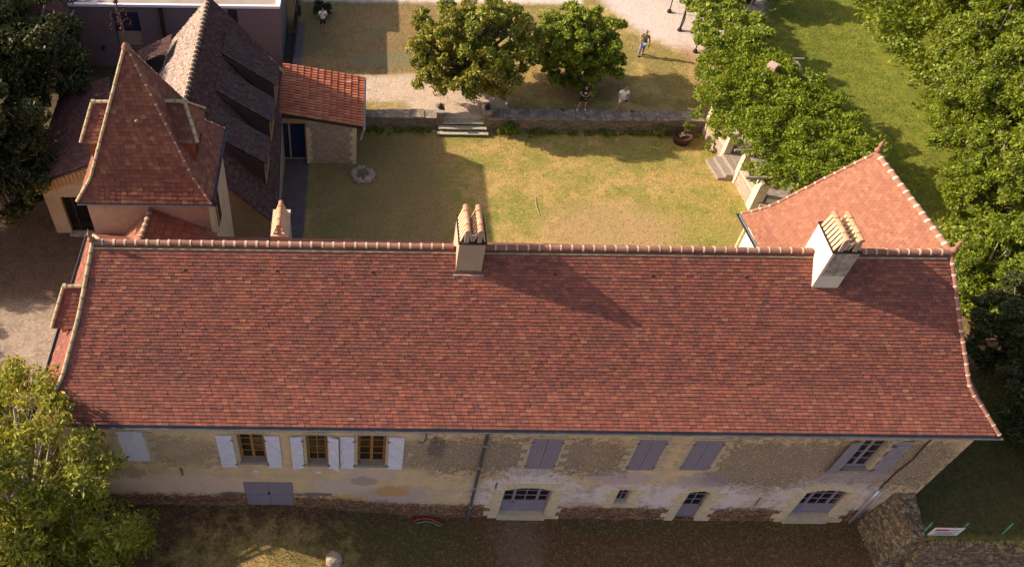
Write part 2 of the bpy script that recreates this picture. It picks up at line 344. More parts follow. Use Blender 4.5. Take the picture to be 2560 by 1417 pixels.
# ------------------------------------------------------------------ ground
def sm(a, b, x):
    t = max(0.0, min(1.0, (x-a)/(b-a))); return t*t*(3-2*t)
def gh(x, y):
    from mathutils import noise
    n = noise.noise(Vector((x*.35, y*.35, 3)))*.05+noise.noise(Vector((x*1.3, y*1.3, 9)))*.02
    if y >= 23.36:
        if x > -4.2: return .75+n*.6+sm(26, 40, x)*.8
        return .0+n
    if x > 19.85 and y > -1.55:
        if y > 12 and x < 20.6: return n*.5
        if x > 20.05:
            a = 2.35*(1-sm(3, 12, y))+.62*sm(3, 12, y)
            return a+n+sm(24, 36, x)*.8
        return 2.3+n if y < .1 else .3
    if y < 1.0:
        f = .3+.8*sm(3.2, -3.2, x) if x > -11 else 1.1-1.1*sm(-11, -16, x)
        if x <= 3.2: f = .3+.8*(1-sm(-3.2, 3.2, x))
        if x < -11: f = 1.1*(1-sm(11, 17, -x))
        f -= sm(0, 14, -y)*1.2
        return f+n
    if x < -10: return 1.1*(1-sm(1, 6, y))*(1-sm(11, 17, -x))+n
    return 0.0+n*.5
xs = sorted(set([-300,-200,-120,-70,-45,-35,-30]+[round(-26+.5*i, 2) for i in range(145)]+[50,60,80,120,200,300]+[-4.21,-4.19,19.84,19.86,20.04,20.06,20.59,20.61]))
ys = sorted(set([-200,-120,-60,-35,-25]+[round(-18+.5*i, 2) for i in range(118)]+[45,50,60,80,120,200,300]+[-1.56,-1.54,23.35,23.37]))
b = MB(); b.v = [(x, y, gh(x, y)) for y in ys for x in xs]; nx = len(xs)
b.f = [(j*nx+i, j*nx+i+1, (j+1)*nx+i+1, (j+1)*nx+i) for j in range(len(ys)-1) for i in range(nx-1)]
t = NT('ground_cover'); X, Yy, Zz = t.xyz()
w = t.noise(.45, 6, .65); w2 = t.noise(1.6, 6, .7); f1 = t.noise(7, 6, .75); f2 = t.noise(26, 4, .8)
def tex(c1, c2, c3, lo=.42, hi=.6):
    q = t.mix(t.step(w2, lo, hi), c1, c2); q = t.mix(t.math('MULTIPLY', t.step(f1, .50, .62), .8), q, c3)
    return t.mix(t.math('MULTIPLY', t.step(f2, .50, .64), .62), q, tuple(x*.42 for x in c1))
dry = tex((0.486,0.335,0.113), (0.378,0.270,0.076), (0.612,0.446,0.198), .46, .56)
green = tex((0.216,0.221,0.038), (0.324,0.289,0.062), (0.432,0.363,0.114), .45, .57)
court = t.mix(t.math('MULTIPLY', t.step(w, .44, .56), .9), dry, green)
court = t.mix(t.math('MULTIPLY', t.math('MAXIMUM', t.rect(-3, 3.5, 18, 24, 1.2, w, 6), t.ell(17.5, 13, 3, 5, .5, w2, 1.5)), .6), court, green)
brown = tex((0.248,0.153,0.073), (0.201,0.144,0.056), (0.326,0.210,0.103))
meadow = tex((.115,.145,.014), (.18,.19,.020), (.24,.225,.03), .45, .58)
darklawn = tex((0.078,0.078,0.018), (0.115,0.091,0.026), (0.203,0.150,0.060))
dirt = tex((0.152,0.075,0.032), (0.107,0.058,0.024), (0.281,0.180,0.084), .4, .65)
yard = tex((.37,.29,.215), (.27,.21,.155), (.48,.39,.31))
pebb = t.step(t.vor(9), .12, .3); 
gravel = t.mix(t.math('MULTIPLY', t.step(t.noise(11, 3, .8), .60, .70), .7), tex((.60,.46,.33), (.53,.41,.30), (.70,.58,.46)), (.22,.15,.10))
paved = tex((0.120,0.092,0.096), (0.152,0.116,0.112), (0.192,0.152,0.144))
gravel_pale = tex((.62,.53,.47), (.58,.49,.43), (.74,.66,.60))
c = meadow
c = t.mix(t.rect(-60, 21.5, 23.2, 60, .8, w2, 1.5), c, t.mix(t.step(w, .42, .58), dry, t.mix(.5, green, brown)))
c = t.mix(t.math('MULTIPLY', t.rect(-4.4, 4.5, 27.2, 35.2, .5, w2, 1.5), .8), c, brown)  # shade over the left upper lawn, browned into its colour
c = t.mix(t.math('MULTIPLY', t.ell(1.3, 28.6, 1.9, .9, .3, w2, .8), .5), c, (.17,.19,.11))
c = t.mix(t.math('MULTIPLY', t.ell(.8, 31.6, .9, .5, .3, w2, .8), .3), c, (.17,.19,.11))
c = t.mix(t.math('MULTIPLY', t.ell(12.3, 26.5, 2.6, 1.6, .4, w2, .9), .6), c, (.17,.09,.05))
c = t.mix(t.math('MULTIPLY', t.rect(19.3, 21.6, 26.0, 36, .5, w2, 1), .8), c, (.42,.24,.14))
gy = t.math('MAXIMUM', t.rect(-4.6, 14, 34.9, 70, .3, w2, .8), t.ell(20.5, 39.0, 5.6, 9.0, .1, w2, .25))
gp = t.math('MAXIMUM', t.rect(-4.3, 5.0, 24.7, 27.15, .45, w2, 1.4), t.ell(5.2, 25.0, 2.9, 2.0, .25, w2, .7))
c = t.mix(t.rect(-60, 20.2, -8, 23.36, .5), c, court)
c = t.mix(t.math('MULTIPLY', t.rect(-2.9, 4.6, 14, 23, 1.2, w, 4), .7), c, brown)
c = t.mix(t.math('MULTIPLY', t.ell(12.5, 15.5, 3.4, 2.0, .5, w2, 1.2), .75), c, (.43,.28,.14))
c = t.mix(t.rect(-60, -10.0, 1, 22, .8, w2, 1.5), c, yard)
c = t.mix(t.math('MULTIPLY', t.rect(-60, -10, 10.4, 22, .9, w2, 3), .95), c, tex((.10,.062,.04), (.07,.045,.03), (.17,.11,.07)))  # tree shade over the left yard, darkened into the soil colour
c = t.mix(t.rect(-60, 19.4, -60, 1.2, .5, w2, .6), c, dirt)
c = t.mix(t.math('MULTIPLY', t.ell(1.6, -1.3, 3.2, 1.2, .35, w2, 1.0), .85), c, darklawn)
c = t.mix(t.math('MULTIPLY', t.ell(-3.4, -2.6, 3.6, 1.9, .4, w2, 2.4), .85), c, tex((.46,.31,.10), (.30,.23,.06), (.58,.42,.18)))
c = t.mix(t.math('MULTIPLY', t.ell(6.0, -1.1, .85, 1.3, .6, w2, 3.0), .45), c, (.27,.19,.15))
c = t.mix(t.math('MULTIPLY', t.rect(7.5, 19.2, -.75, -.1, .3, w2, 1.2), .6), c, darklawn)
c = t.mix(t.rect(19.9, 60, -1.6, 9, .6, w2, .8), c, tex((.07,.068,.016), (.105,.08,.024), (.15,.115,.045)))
c = t.mix(t.math('MULTIPLY', t.ell(26.2, 11.5, 2.6, 6.0, .3, w2, .8), .8), c, (.24,.13,.07))
c = t.mix(t.rect(19.35, 60, -60, -1.6, .2), c, dirt)
c = t.mix(t.rect(-60, -9.8, 21, 60, .6, w2, .8), c, tex((.10,.07,.04), (.075,.06,.03), (.16,.12,.06)))  # ground between the left trees darkened too, their shade put into its colour
soil_c = c
c = t.mix(gp, c, gravel); c = t.mix(gy, c, gravel_pale)
c = t.mix(t.rect(-5.2, -2.85, 7.5, 20.3, .10, w2, .15), c, paved)
c = t.mix(t.rect(-5.2, -3.65, 23.4, 32.5, .10, w2, .15), c, paved)
t.bump(t.math('ADD', f1, t.math('MULTIPLY', f2, .6)), .7, .05)
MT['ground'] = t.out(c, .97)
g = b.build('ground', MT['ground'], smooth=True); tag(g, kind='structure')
def sheet(name, pts, step=.5, up=.006):
    """a thin cover lying on the ground inside a polygon"""
    P = [Vector((p[0], p[1], 0)) for p in pts]
    def inside(x, y):
        r = False; j = len(P)-1
        for i in range(len(P)):
            if (P[i].y > y) != (P[j].y > y) and x < (P[j].x-P[i].x)*(y-P[i].y)/(P[j].y-P[i].y)+P[i].x: r = not r
            j = i
        return r
    b = MB(); gx = [x for x in xs]; gy_ = [y for y in ys]
    for i in range(len(gx)-1):
        for j in range(len(gy_)-1):
            cx, cy = (gx[i]+gx[i+1])/2, (gy_[j]+gy_[j+1])/2
            if inside(cx, cy):
                q = [(gx[i], gy_[j]), (gx[i+1], gy_[j]), (gx[i+1], gy_[j+1]), (gx[i], gy_[j+1])]
                b.poly([(x, y, gh(x, y)+up) for x, y in q])
    bm = bmesh.new(); me = bpy.data.meshes.new(name); me.from_pydata(b.v, [], b.f); bm.from_mesh(me)
    bmesh.ops.remove_doubles(bm, verts=bm.verts, dist=.001); bm.to_mesh(me); bm.free()
    return tag(link(name, me, MT['ground'], smooth=True), kind='structure')
sheet('gravel_path', [(-4.1,24.2),(2.5,24.0),(5.0,23.6),(8.6,23.6),(8.7,27.6),(5,28),(-4.1,28)])
sheet('gravel_yard', [(-4.5,34.6),(13,34.6),(14.5,33),(16,31.5),(20.5,28.5),(22,30),(27,34),(27,50),(-4.5,50)])
sheet('paved_strip', [(-5.1,7.6),(-2.6,7.6),(-2.6,20.2),(-5.1,20.2)])
sheet('dirt_yard', [(-25,2),(-10.4,2),(-10.4,14.7),(-25,14.7)])
# ------------------------------------------------------------------ tiled roof faces
rng = random.Random(5)
def lerp(a, b, t): return a+(b-a)*t
def tiles(Lk, Rk, expo=.13, w=.20, thick=.022, jit=1.0, gap=.006, stag=True, seed=1, under=True, clipf=None, overhang=.0):
    """overlapping tiles, every tile its own little plate, between a left and a right edge given eave -> ridge"""
    rg = random.Random(seed); Lk = [Vector(p) for p in Lk]; Rk = [Vector(p) for p in Rk]
    seg = [((Lk[i+1]+Rk[i+1])/2-(Lk[i]+Rk[i])/2) for i in range(len(Lk)-1)]
    # distance measured square to the courses
    dist = [0.0]
    for i in range(len(Lk)-1):
        d = (Rk[i]-Lk[i]) if (Rk[i]-Lk[i]).length > 1e-3 else (Rk[i+1]-Lk[i+1]); d = d.normalized(); s = seg[i]; s = s-d*s.dot(d); dist.append(dist[-1]+s.length)
    T = dist[-1]; n = max(1, round(T/expo)); e = T/n
    def at(t):
        t = max(0, min(T, t))
        for i in range(len(dist)-1):
            if t <= dist[i+1]+1e-9:
                f = (t-dist[i])/(dist[i+1]-dist[i]); return Lk[i].lerp(Lk[i+1], f), Rk[i].lerp(Rk[i+1], f), i
    b = MB(); ub = MB()
    for k in range(n):
        l0, r0_, i = at(k*e); l1, r1, _ = at((k+1)*e)
        D = (r0_-l0); 
        if D.length < .02: continue
        d = D.normalized(); up = ((l1+r1)/2-(l0+r0_)/2); up = up-d*up.dot(d); ul = up.length; up = up.normalized(); nm = d.cross(up)
        if nm.z < 0: nm = -nm
        # in-plane coordinates from l0
        def uv(p): q = p-l0; return q.dot(d)
        a0, b0, a1, b1 = 0.0, D.length, uv(l1), uv(r1)
        off = (w*.5 if (k % 2 and stag) else 0)+(rg.uniform(-.02, .02) if stag else 0)
        x = min(a0, a1)-off-w
        X1 = max(b0, b1)
        rowj = rg.uniform(-.006, .006)*jit
        while x < X1:
            xa, xb = x+gap/2, x+w-gap/2; x += w
            ya0, yb0 = max(xa, a0), min(xb, b0); ya1, yb1 = max(xa, a1), min(xb, b1)
            if yb0-ya0 < .01 and yb1-ya1 < .01: continue
            if yb0 < ya0: ya0 = yb0 = (min(max((ya0+yb0)/2, a0), b0))
            if yb1 < ya1: ya1 = yb1 = (min(max((ya1+yb1)/2, a1), b1))
            h = thick*(1+rg.uniform(-.25, .45)*jit); hb = thick*.25; dn = -rg.uniform(0, .012)*jit+rowj; tw = rg.uniform(-.005, .005)*jit
            if clipf and not clipf(l0+d*((ya0+yb0)/2)): continue
            A = l0+d*ya0+up*dn+nm*(h+tw); B = l0+d*yb0+up*dn+nm*(h-tw); C = l0+d*yb1+up*ul+nm*hb; E_ = l0+d*ya1+up*ul+nm*hb
            A2 = A-nm*(h+.004); B2 = B-nm*(h+.004)
            q = len(b.v); b.v += [tuple(p) for p in (A, B, C, E_, A2, B2)]
            b.f += [(q, q+1, q+2, q+3), (q+4, q+5, q+1, q)]
        if under and not clipf:
            q = len(ub.v); ub.v += [tuple(p-nm*.012) for p in (l0, r0_, r1, l1)]; ub.f.append((q, q+1, q+2, q+3))
    return b, ub
def merge(*bs):
    o = MB()
    for b in bs:
        n = len(o.v); o.v += b.v; o.f += [tuple(i+n for i in f) for f in b.f]
    return o
def ridge_tiles(path, r=.12, L=.34, mort=.05, lift=0.0, seed=3):
    """half-round tiles along a line with a collar of mortar over every joint"""
    rg = random.Random(seed); pts = [Vector(p) for p in path]; tb = MB(); mb = MB(); 
    ds = [0.0]
    for i in range(len(pts)-1): ds.append(ds[-1]+(pts[i+1]-pts[i]).length)
    T = ds[-1]; n = max(1, round(T/L)); e = T/n
    def at(t):
        t = min(max(t, 0), T)
        for i in range(len(ds)-1):
            if t <= ds[i+1]+1e-9: return pts[i].lerp(pts[i+1], (t-ds[i])/(ds[i+1]-ds[i]))+Vector((0, 0, lift))
    for k in range(n):
        a, c = at(k*e+.01), at((k+1)*e-.005); j = Vector((0, rg.uniform(-.008, .008), rg.uniform(-.006, .01)))
        tb.barrel(a+j, c+j, r, n=6)
        m0, m1 = at(k*e-mort/2), at(k*e+mort/2+rg.uniform(0, .03))
        mb.barrel(m0, m1, r*1.08+rg.uniform(0, .008), n=6)
    mb.tube([p+Vector((0, 0, lift-.0)) for p in pts], .02, 5)
    return tb, mb
def wall_holes(y, x0, x1, z0, z1, holes, depth=.25, sub=1.0):
    """a wall face at y looking towards -Y with rectangular holes and their reveals"""
    b = MB(); xs_ = sorted(set([x0, x1]+[v for h in holes for v in h[:2]])); zs_ = sorted(set([z0, z1]+[v for h in holes for v in h[2:4]]))
    for i in range(len(xs_)-1):
        for j in range(len(zs_)-1):
            cx, cz = (xs_[i]+xs_[i+1])/2, (zs_[j]+zs_[j+1])/2
            if any(h[0] < cx < h[1] and h[2] < cz < h[3] for h in holes): continue
            b.poly([(xs_[i], y, zs_[j]), (xs_[i+1], y, zs_[j]), (xs_[i+1], y, zs_[j+1]), (xs_[i], y, zs_[j+1])])
    for h in holes:
        a, c, d, e = h[:4]; y2 = y+depth
        b.poly([(a,y,d),(a,y2,d),(a,y2,e),(a,y,e)]); b.poly([(c,y,d),(c,y,e),(c,y2,e),(c,y2,d)])
        b.poly([(a,y,d),(c,y,d),(c,y2,d),(a,y2,d)]); b.poly([(a,y,e),(a,y2,e),(c,y2,e),(c,y,e)])
    return b
# ------------------------------------------------------------------ manor house
house = empty('manor_house', (5, 4, 0), 'long manor house with red tiled roof, three chimneys and pale shutters on its stained facade', 'house')
HO = []   # openings: x0,x1,z0,z1
OPEN = dict(w1=(-4.05,-3.13,4.5,6.32), w2=(-1.77,-1.04,4.4,6.3), w3=(-.05,.92,4.38,6.32), w4=(16.55,17.5,4.45,6.42), gar=(-4.14,-2.36,1.05,2.97),
            d1=(5.27,7.06,.66,2.8), sw=(9.38,9.9,1.68,2.75), d2=(11.94,12.8,.36,2.7), d3=(16.14,17.76,.8,2.9),
            s1=(-8.0,-7.08,4.32,6.36), g1=(5.72,6.78,4.16,6.25), g2=(9.22,10.2,4.15,6.27), g3=(11.06,12.1,4.2,6.25),
            slit1=(4.9,4.99,2.45,3.15), slit2=(14.62,14.7,1.55,2.25), slit3=(-6.28,-6.16,3.35,3.95))
fwall = wall_holes(0.0, -10.1, 20.1, -.8, 7.3, list(OPEN.values()), .24)
fwall.poly([(20.1,0,-.8),(20.1,9.4,-.8),(20.1,9.4,7.1),(20.1,0,7.1)])
fwall.poly([(-10.1,0,-.8),(-10.1,0,7.1),(-10.1,7.9,7.1),(-10.1,7.9,-.8)])
for k in ('slit1', 'slit2', 'slit3'):
    o = OPEN[k]; fwall.poly([(o[0],.24,o[2]),(o[1],.24,o[2]),(o[1],.24,o[3]),(o[0],.24,o[3])])
fw_ = fwall.build('wall', MT['facade'], house)
bk = MB(); bk.box(-10.1, 15.25, 7.65, 7.9, -.5, 7.0); bk.box(15.25, 15.5, 7.9, 9.3, -.5, 7.3); bk.box(15.5, 20.0, 9.1, 9.35, -.5, 7.2)
tag(bk.build('rear_wall', MT['render_pale'], house), 'pale cream rendered courtyard wall')
# main roof
Yk = [-.25, .33, .87, 2.3, 3.9]; Zk = [7.2, 7.63, 8.04, 9.545, 11.2]; XL = [-10.35, -9.87, -9.5, -8.9, -8.43]; XR = [20.35, 19.93, 19.47, 18.98, 18.5]
LF = [(XL[i], Yk[i], Zk[i]) for i in range(5)]; RF = [(XR[i], Yk[i], Zk[i]) for i in range(5)]
def frontclip(p): return True
b1, u1 = tiles(LF, RF, .112, .205, .031, .7, .007, seed=11)
YB = [7.8+.25-(y+.25) for y in Yk]
# left hip end, rear slope
b2, u2 = tiles([(XL[i], 7.8-Yk[i], Zk[i]) for i in range(5)], LF, .135, .205, .026, seed=12)
WV = [(15.15,7.75,7.15),(15.75,7.15,7.72),(16.1,6.75,8.1),(17.1,5.5,9.45),(18.5,3.9,11.2)]
b3, u3 = tiles([WV[i] for i in range(5)], [(XL[i], 7.8-Yk[i], Zk[i]) for i in range(5)], .26, .4, .026, seed=13)
roof = merge(b1, b2, b3).build('roof', MT['tile'], house)
u = merge(u1, u2, u3).build('roof_deck', MT['under'], roof)
# wing roof: sunlit left slope, rear hip, steep right slope (with the right hip of the house)
WH = [(14.92,9.64,7.15),(15.3,9.50,7.43),(15.75,9.25,8.0),(16.75,8.95,9.5),(17.95,8.6,11.2)]
b4, u4 = tiles(WH, WV, .12, .17, .028, .7, .008, seed=14)
wr = b4.build('roof', MT['tile_sunlit'], house); tag(wr, 'sunlit pink tiled roof slope of the rear wing'); u4.build('roof_deck', MT['tile_sunlit'], wr)
WR = [(20.6,9.64,7.15),(20.3,9.50,7.43),(19.8,9.25,8.0),(18.9,8.95,9.5),(17.96,8.61,11.2)]
b5, u5 = tiles(WR, WH, .2, .3, .02, seed=15)
b6, u6 = tiles(RF, WR, .14, .205, .026, seed=16)
rr_ = merge(b5, b6).build('roof', MT['tile'], house); tag(rr_, 'steep right hand roof slope'); merge(u5, u6).build('roof_deck', MT['under'], rr_)
def ridge(path, parent, r=.12, L=.34, mort=.05, m2='mortar', seed=3, m1='ridge', lift=0, lab=None):
    tb, mb = ridge_tiles(path, r, L, mort, lift, seed)
    a = tb.build('ridge_cap', MT[m1], parent); mb.build('mortar', MT[m2], parent)
    if lab: tag(a, lab)
    return a
ridge([(-8.45,3.9,11.22),(2.9,3.9,11.20)], roof, .105, .342, .045, seed=3)
ridge([(3.85,3.9,11.20),(14.15,3.9,11.21)], roof, .105, .342, .03, seed=4)
ridge([(15.1,3.9,11.21),(18.5,3.9,11.22)], roof, .105, .342, .03, seed=5)
ridge([(x, y, z+.02) for x, y, z in LF], roof, .07, .36, .06, 'olive_mortar', seed=6, m1='hip')
ridge([(x, y, z+.02) for x, y, z in RF], roof, .07, .36, .035, 'mortar', seed=7)
ridge([(XL[i], 7.8-Yk[i], Zk[i]+.02) for i in range(5)], roof, .07, .36, .06, 'olive_mortar', seed=8, m1='hip')
ridge([(18.5,3.9,11.22),(17.95,8.6,11.22)], wr, .10, .34, .07, seed=9)
ridge([(x, y, z+.02) for x, y, z in WH], wr, .06, .36, .04, seed=10)
# mortar band under the ridge
mb = MB(); mb.bar((-8.4,3.76,11.1),(2.98,3.76,11.08),.05,.03); mb.bar((3.78,3.76,11.08),(14.2,3.76,11.08),.05,.03); mb.bar((15.0,3.76,11.08),(18.4,3.76,11.1),.05,.03)
mb.build('ridge_bedding', MT['lichen'], roof)
def finial(p, parent, h=.55, mat='ridge'):
    b = MB(); b.lathe(p, [(.10,0),(.13,.05),(.07,.12),(.05,.2),(.09,.27),(.06,.34),(.025,.42),(.008,h)], 10)
    return b.build('finial', MT[mat], parent, smooth=True)
finial((17.95,8.6,11.3), wr); finial((18.55,3.9,11.3), roof); finial((-8.45,3.9,11.3), roof, .5)
# chimneys
def chimney(x0, x1, y0, y1, zb, zt, cols, label, capm='iron', flue=None, body='render'):
    b = MB(); b.box(x0, x1, y0, y1, zb, zt); ch = b.build('chimney', MT[body], house); tag(ch, label)
    MB().box(x0-.03, x1+.03, y0-.03, y1+.03, zt+.002, zt+.06).build('cap', MT[capm], ch)
    z0 = zt+.06; n = 7; L = (y1-y0-.1)/n; hw = (x1-x0)/2/len(cols) if len(cols) > 1 else (x1-x0)/2-.03
    for cx in cols:
        cw = MB(); rt = MB()
        for i in range(n):
            ya = y0+.05+i*L; yb = ya+L*.62
            for s in (-1, 1):
                cw.hexa([(cx+s*hw*.95, ya, z0), (cx+s*hw*.95, yb, z0), (cx+s*(hw*.95-.04), yb, z0), (cx+s*(hw*.95-.04), ya, z0)],
                        [(cx+s*.05, ya, z0+.52), (cx+s*.05, yb, z0+.52), (cx+s*.01, yb, z0+.52), (cx+s*.01, ya, z0+.52)])
        cw.build('cowl', MT['cowl'], ch); fb = MB()
        for i in range(4):
            d = (y1-y0-.02)/4; rt.barrel((cx, y0-.03+i*d, z0+.47+.02*(i % 2)), (cx, y0-.05+(i+1)*d, z0+.47), .085, n=6)
        fb.hexa([(cx-.07,y0,z0),(cx+.07,y0,z0),(cx+.07,y0+.05,z0),(cx-.07,y0+.05,z0)],[(cx-.07,y0,z0+.46),(cx+.07,y0,z0+.46),(cx+.07,y0+.05,z0+.46),(cx-.07,y0+.05,z0+.46)])
        rt.build('cowl_ridge', MT['ridge_warm'], ch); fb.build('cowl_end', MT['render'], ch)
    if flue: MB().tube([(flue[0], flue[1], zt), (flue[0], flue[1], zt+.25)], .055, 10).build('flue', MT['zinc_pale'], ch)
    b = MB(); b.box(x0-.05, x1+.05, y0-.14, y0-.01, zb+.55, zb+.60)
    return ch
MT['cowl'] = tile_mat('chimney_tile', [(0,(.62,.42,.24)),(.5,(.68,.48,.28)),(1,(.72,.55,.36))], (.5,.33,.22), .3)
MT['ridge_warm'] = tile_mat('warm_ridge_tile', [(0,(.46,.20,.12)),(.5,(.55,.27,.16)),(1,(.60,.36,.22))], (.4,.2,.12), .3)
chimney(2.98, 3.79, 3.37, 4.55, 9.8, 11.9, (3.19, 3.58), 'middle chimney rendered tan with two rows of slanted cowl tiles', flue=(3.385, 3.5))
chimney(14.2, 15.02, 3.1, 4.35, 9.6, 12.0, (14.4, 14.82), 'right chimney with bright left side and two rows of slanted cowl tiles', flue=(14.62, 3.25), body='render_pale')  # paler render: sun glare on the left side put into its colour
chimney(-3.12, -2.56, 6.05, 7.3, 6.5, 9.3, (-2.84,), 'left chimney behind the ridge with a single row of cowl tiles', 'mortar')
# flashing of mortar at the chimney feet
b = MB(); b.box(2.9, 3.86, 3.24, 3.36, 10.50, 10.60); b.build('chimney_flashing', MT['greystone'], roof)
def cement_patch(): pass
MB().box(14.28, 15.025, 3.095, 3.097, 10.95, 11.97).build('cement_facing', MT['greystone'], house)
# roof vents
for x in (-5.55, -2.66, .34, 6.1, 9.15, 12.1):
    z = 10.62; y = 3.33
    b = MB(); b.lathe((x, y, z-.02), [(.05,0),(.06,.02),(.05,.05),(.02,.07)], 10); b.build('roof_vent', MT['tile_slab'], roof, smooth=True)
# left dormer on the hip end
def dormer(name, parent, cx, cy, zr, zb, half, ridge0, out, dirx, tm, wood, exp=.14, capm='lichen'):
    """hipped dormer projecting along X; dirx=-1 faces left, +1 faces right; ridge from ridge0 to out"""
    e = zr-1.05; f = out+dirx*.45
    L = [(f, cy-half*dirx*-1*-1, e), (out, cy, zr)]
    dm = MB(); dm.box(min(out+dirx*.2, ridge0-dirx*.8), max(out+dirx*.2, ridge0-dirx*.8), cy-half+.16, cy+half-.16, zb, e+.02)
    d = dm.build(name, MT[wood], parent)
    bs = []
    for s, a in ((-1, 1), (1, 2)):
        eave0 = (ridge0-dirx*1.2, cy+s*half, e); eave1 = (f, cy+s*half, e); r_0 = (ridge0-dirx*.9, cy, zr); r_1 = (out, cy, zr)
        bs += tiles([eave0, r_0], [eave1, r_1], exp, .19, .02, seed=20+a)
    bs += tiles([(f, cy-half, e), (out, cy, zr)], [(f, cy+half, e), (out, cy, zr)], exp, .19, .02, seed=25)
    tops = merge(*bs[0::2]); un = merge(*bs[1::2])
    r_ = tops.build('roof', MT[tm], d); un.build('roof_deck', MT['under'], d)
    tb, mb = ridge_tiles([(ridge0-dirx*.6, cy, zr+.02), (out, cy, zr+.02)], .075, .33, .06, 0, 5); t2, m2 = ridge_tiles([(out, cy, zr+.02), (f, cy-half, e+.02)], .065, .3, .05, 0, 6); t3, m3 = ridge_tiles([(out, cy, zr+.02), (f, cy+half, e+.02)], .065, .3, .05, 0, 7)
    merge(tb, t2, t3).build('ridge_cap', MT['hip'], d); merge(mb, m2, m3).build('mortar', MT['olive_mortar'], d)
    MB().tube([(out+dirx*.02, cy-.0, zr+.03), (out-dirx*.1, cy, zr+.03)], .09, 10).build('ridge_end', MT[capm], d)
    wf = MB(); xw = out+dirx*.21
    for (ya, yb, za, zb_) in ((cy-half+.2, cy-half+.27, zb+.1, e-.05), (cy+half-.27, cy+half-.2, zb+.1, e-.05), (cy-.03, cy+.03, zb+.1, e-.05)):
        wf.box(min(xw, xw+dirx*.04), max(xw, xw+dirx*.04), ya, yb, za, zb_)
    for za in (zb+.06, e-.06): wf.box(min(xw, xw+dirx*.035), max(xw, xw+dirx*.035), cy-half+.2, cy+half-.2, za, za+.05)
    wf.build('window', MT['redwood'], d)
    MB().box(min(xw, xw+dirx*.01), max(xw, xw+dirx*.01), cy-half+.28, cy+half-.28, zb+.12, e-.07).build('pane', MT['glass'], d)
    return d
d_ = dormer('dormer', house, 0, 4.0, 8.9, 7.3, .95, -9.3, -9.95, -1, 'tile', 'tanwood'); tag(d_, 'small tiled dormer on the left hip end')
# gutter, downpipes, eaves
def gutter(a, b_, parent, r=.075, mat='zinc', name='gutter'):
    a = Vector(a); b_ = Vector(b_); g = MB(); d = (b_-a).normalized(); sd = d.cross(Vector((0, 0, 1))).normalized(); k = 7; base = 0
    for p in (a, b_):
        for j in range(k+1):
            t = math.pi*j/k; g.v.append(tuple(p+sd*math.cos(t)*r-Vector((0, 0, 1))*math.sin(t)*r))
    for j in range(k): g.f.append((j, j+1, k+2+j, k+1+j))
    g.f.append(tuple(range(k+1))); g.f.append(tuple(reversed(range(k+1, 2*k+2))))
    g.tube([a+sd*r*1.02, b_+sd*r*1.02], .012, 6); g.tube([a-sd*r*1.02, b_-sd*r*1.02], .012, 6)
    return g.build(name, MT[mat], parent)
gutter((-10.4,-.33,7.17), (20.45,-.33,7.17), house); gutter((15.05,7.75,7.08), (14.83,9.7,7.08), house)
gutter((-10.43,-.3,7.17), (-10.43,8.1,7.17), house)
MB().tube([(-.0+4.2,-.33,7.08),(4.2,-.2,6.85),(4.18,-.09,6.62),(4.17,-.09,3.5),(4.16,-.09,.5),(4.16,-.2,.36)], .055, 10).build('downpipe', MT['zinc'], house, smooth=True)
for z in (5.9, 4.4, 2.9, 1.4): MB().tube([(4.17,-.09,z-.03),(4.17,-.09,z+.03)], .068, 10).build('pipe_clip', MT['zinc_pale'], house)
MB().tube([(18.63,-.05,6.9),(18.62,-.05,5.9),(18.68,-.05,5.3),(18.55,-.05,4.2),(18.55,-.05,3.1)], .022, 6).build('cable', MT['iron'], house)
tag(MB().tube([(18.55,-.09,3.05),(18.58,-.09,2.0),(18.62,-.09,.45)], .05, 10).tube([(18.72,-.07,3.0),(18.75,-.07,.5)], .025, 8).build('downpipe', MT['zinc_pale'], house, smooth=True), 'pale downpipe beside the rubble wall')
MB().tube([(2.22,-.1,7.0),(2.2,-.1,6.55),(2.17,-.12,6.15),(2.08,-.14,6.08),(1.98,-.14,6.14)], .025, 7).build('pipe_stub', MT['zinc'], house)
MB().tube([(14.9+.02,9.6,7.0),(15.2,9.4,6.7),(15.2,9.38,0.1)], .045, 8).build('downpipe', MT['quoin'], house)
b = MB()
for x in (-3.6, -1.4): b.box(x-.09, x+.09, -.02, .0, 3.68, 3.80)
b.build('wall_vent', MT['white'], house); MB().box(1.66, 1.84, -.03, .0, 5.0, 5.2).build('meter_box', MT['quoin2'], house)
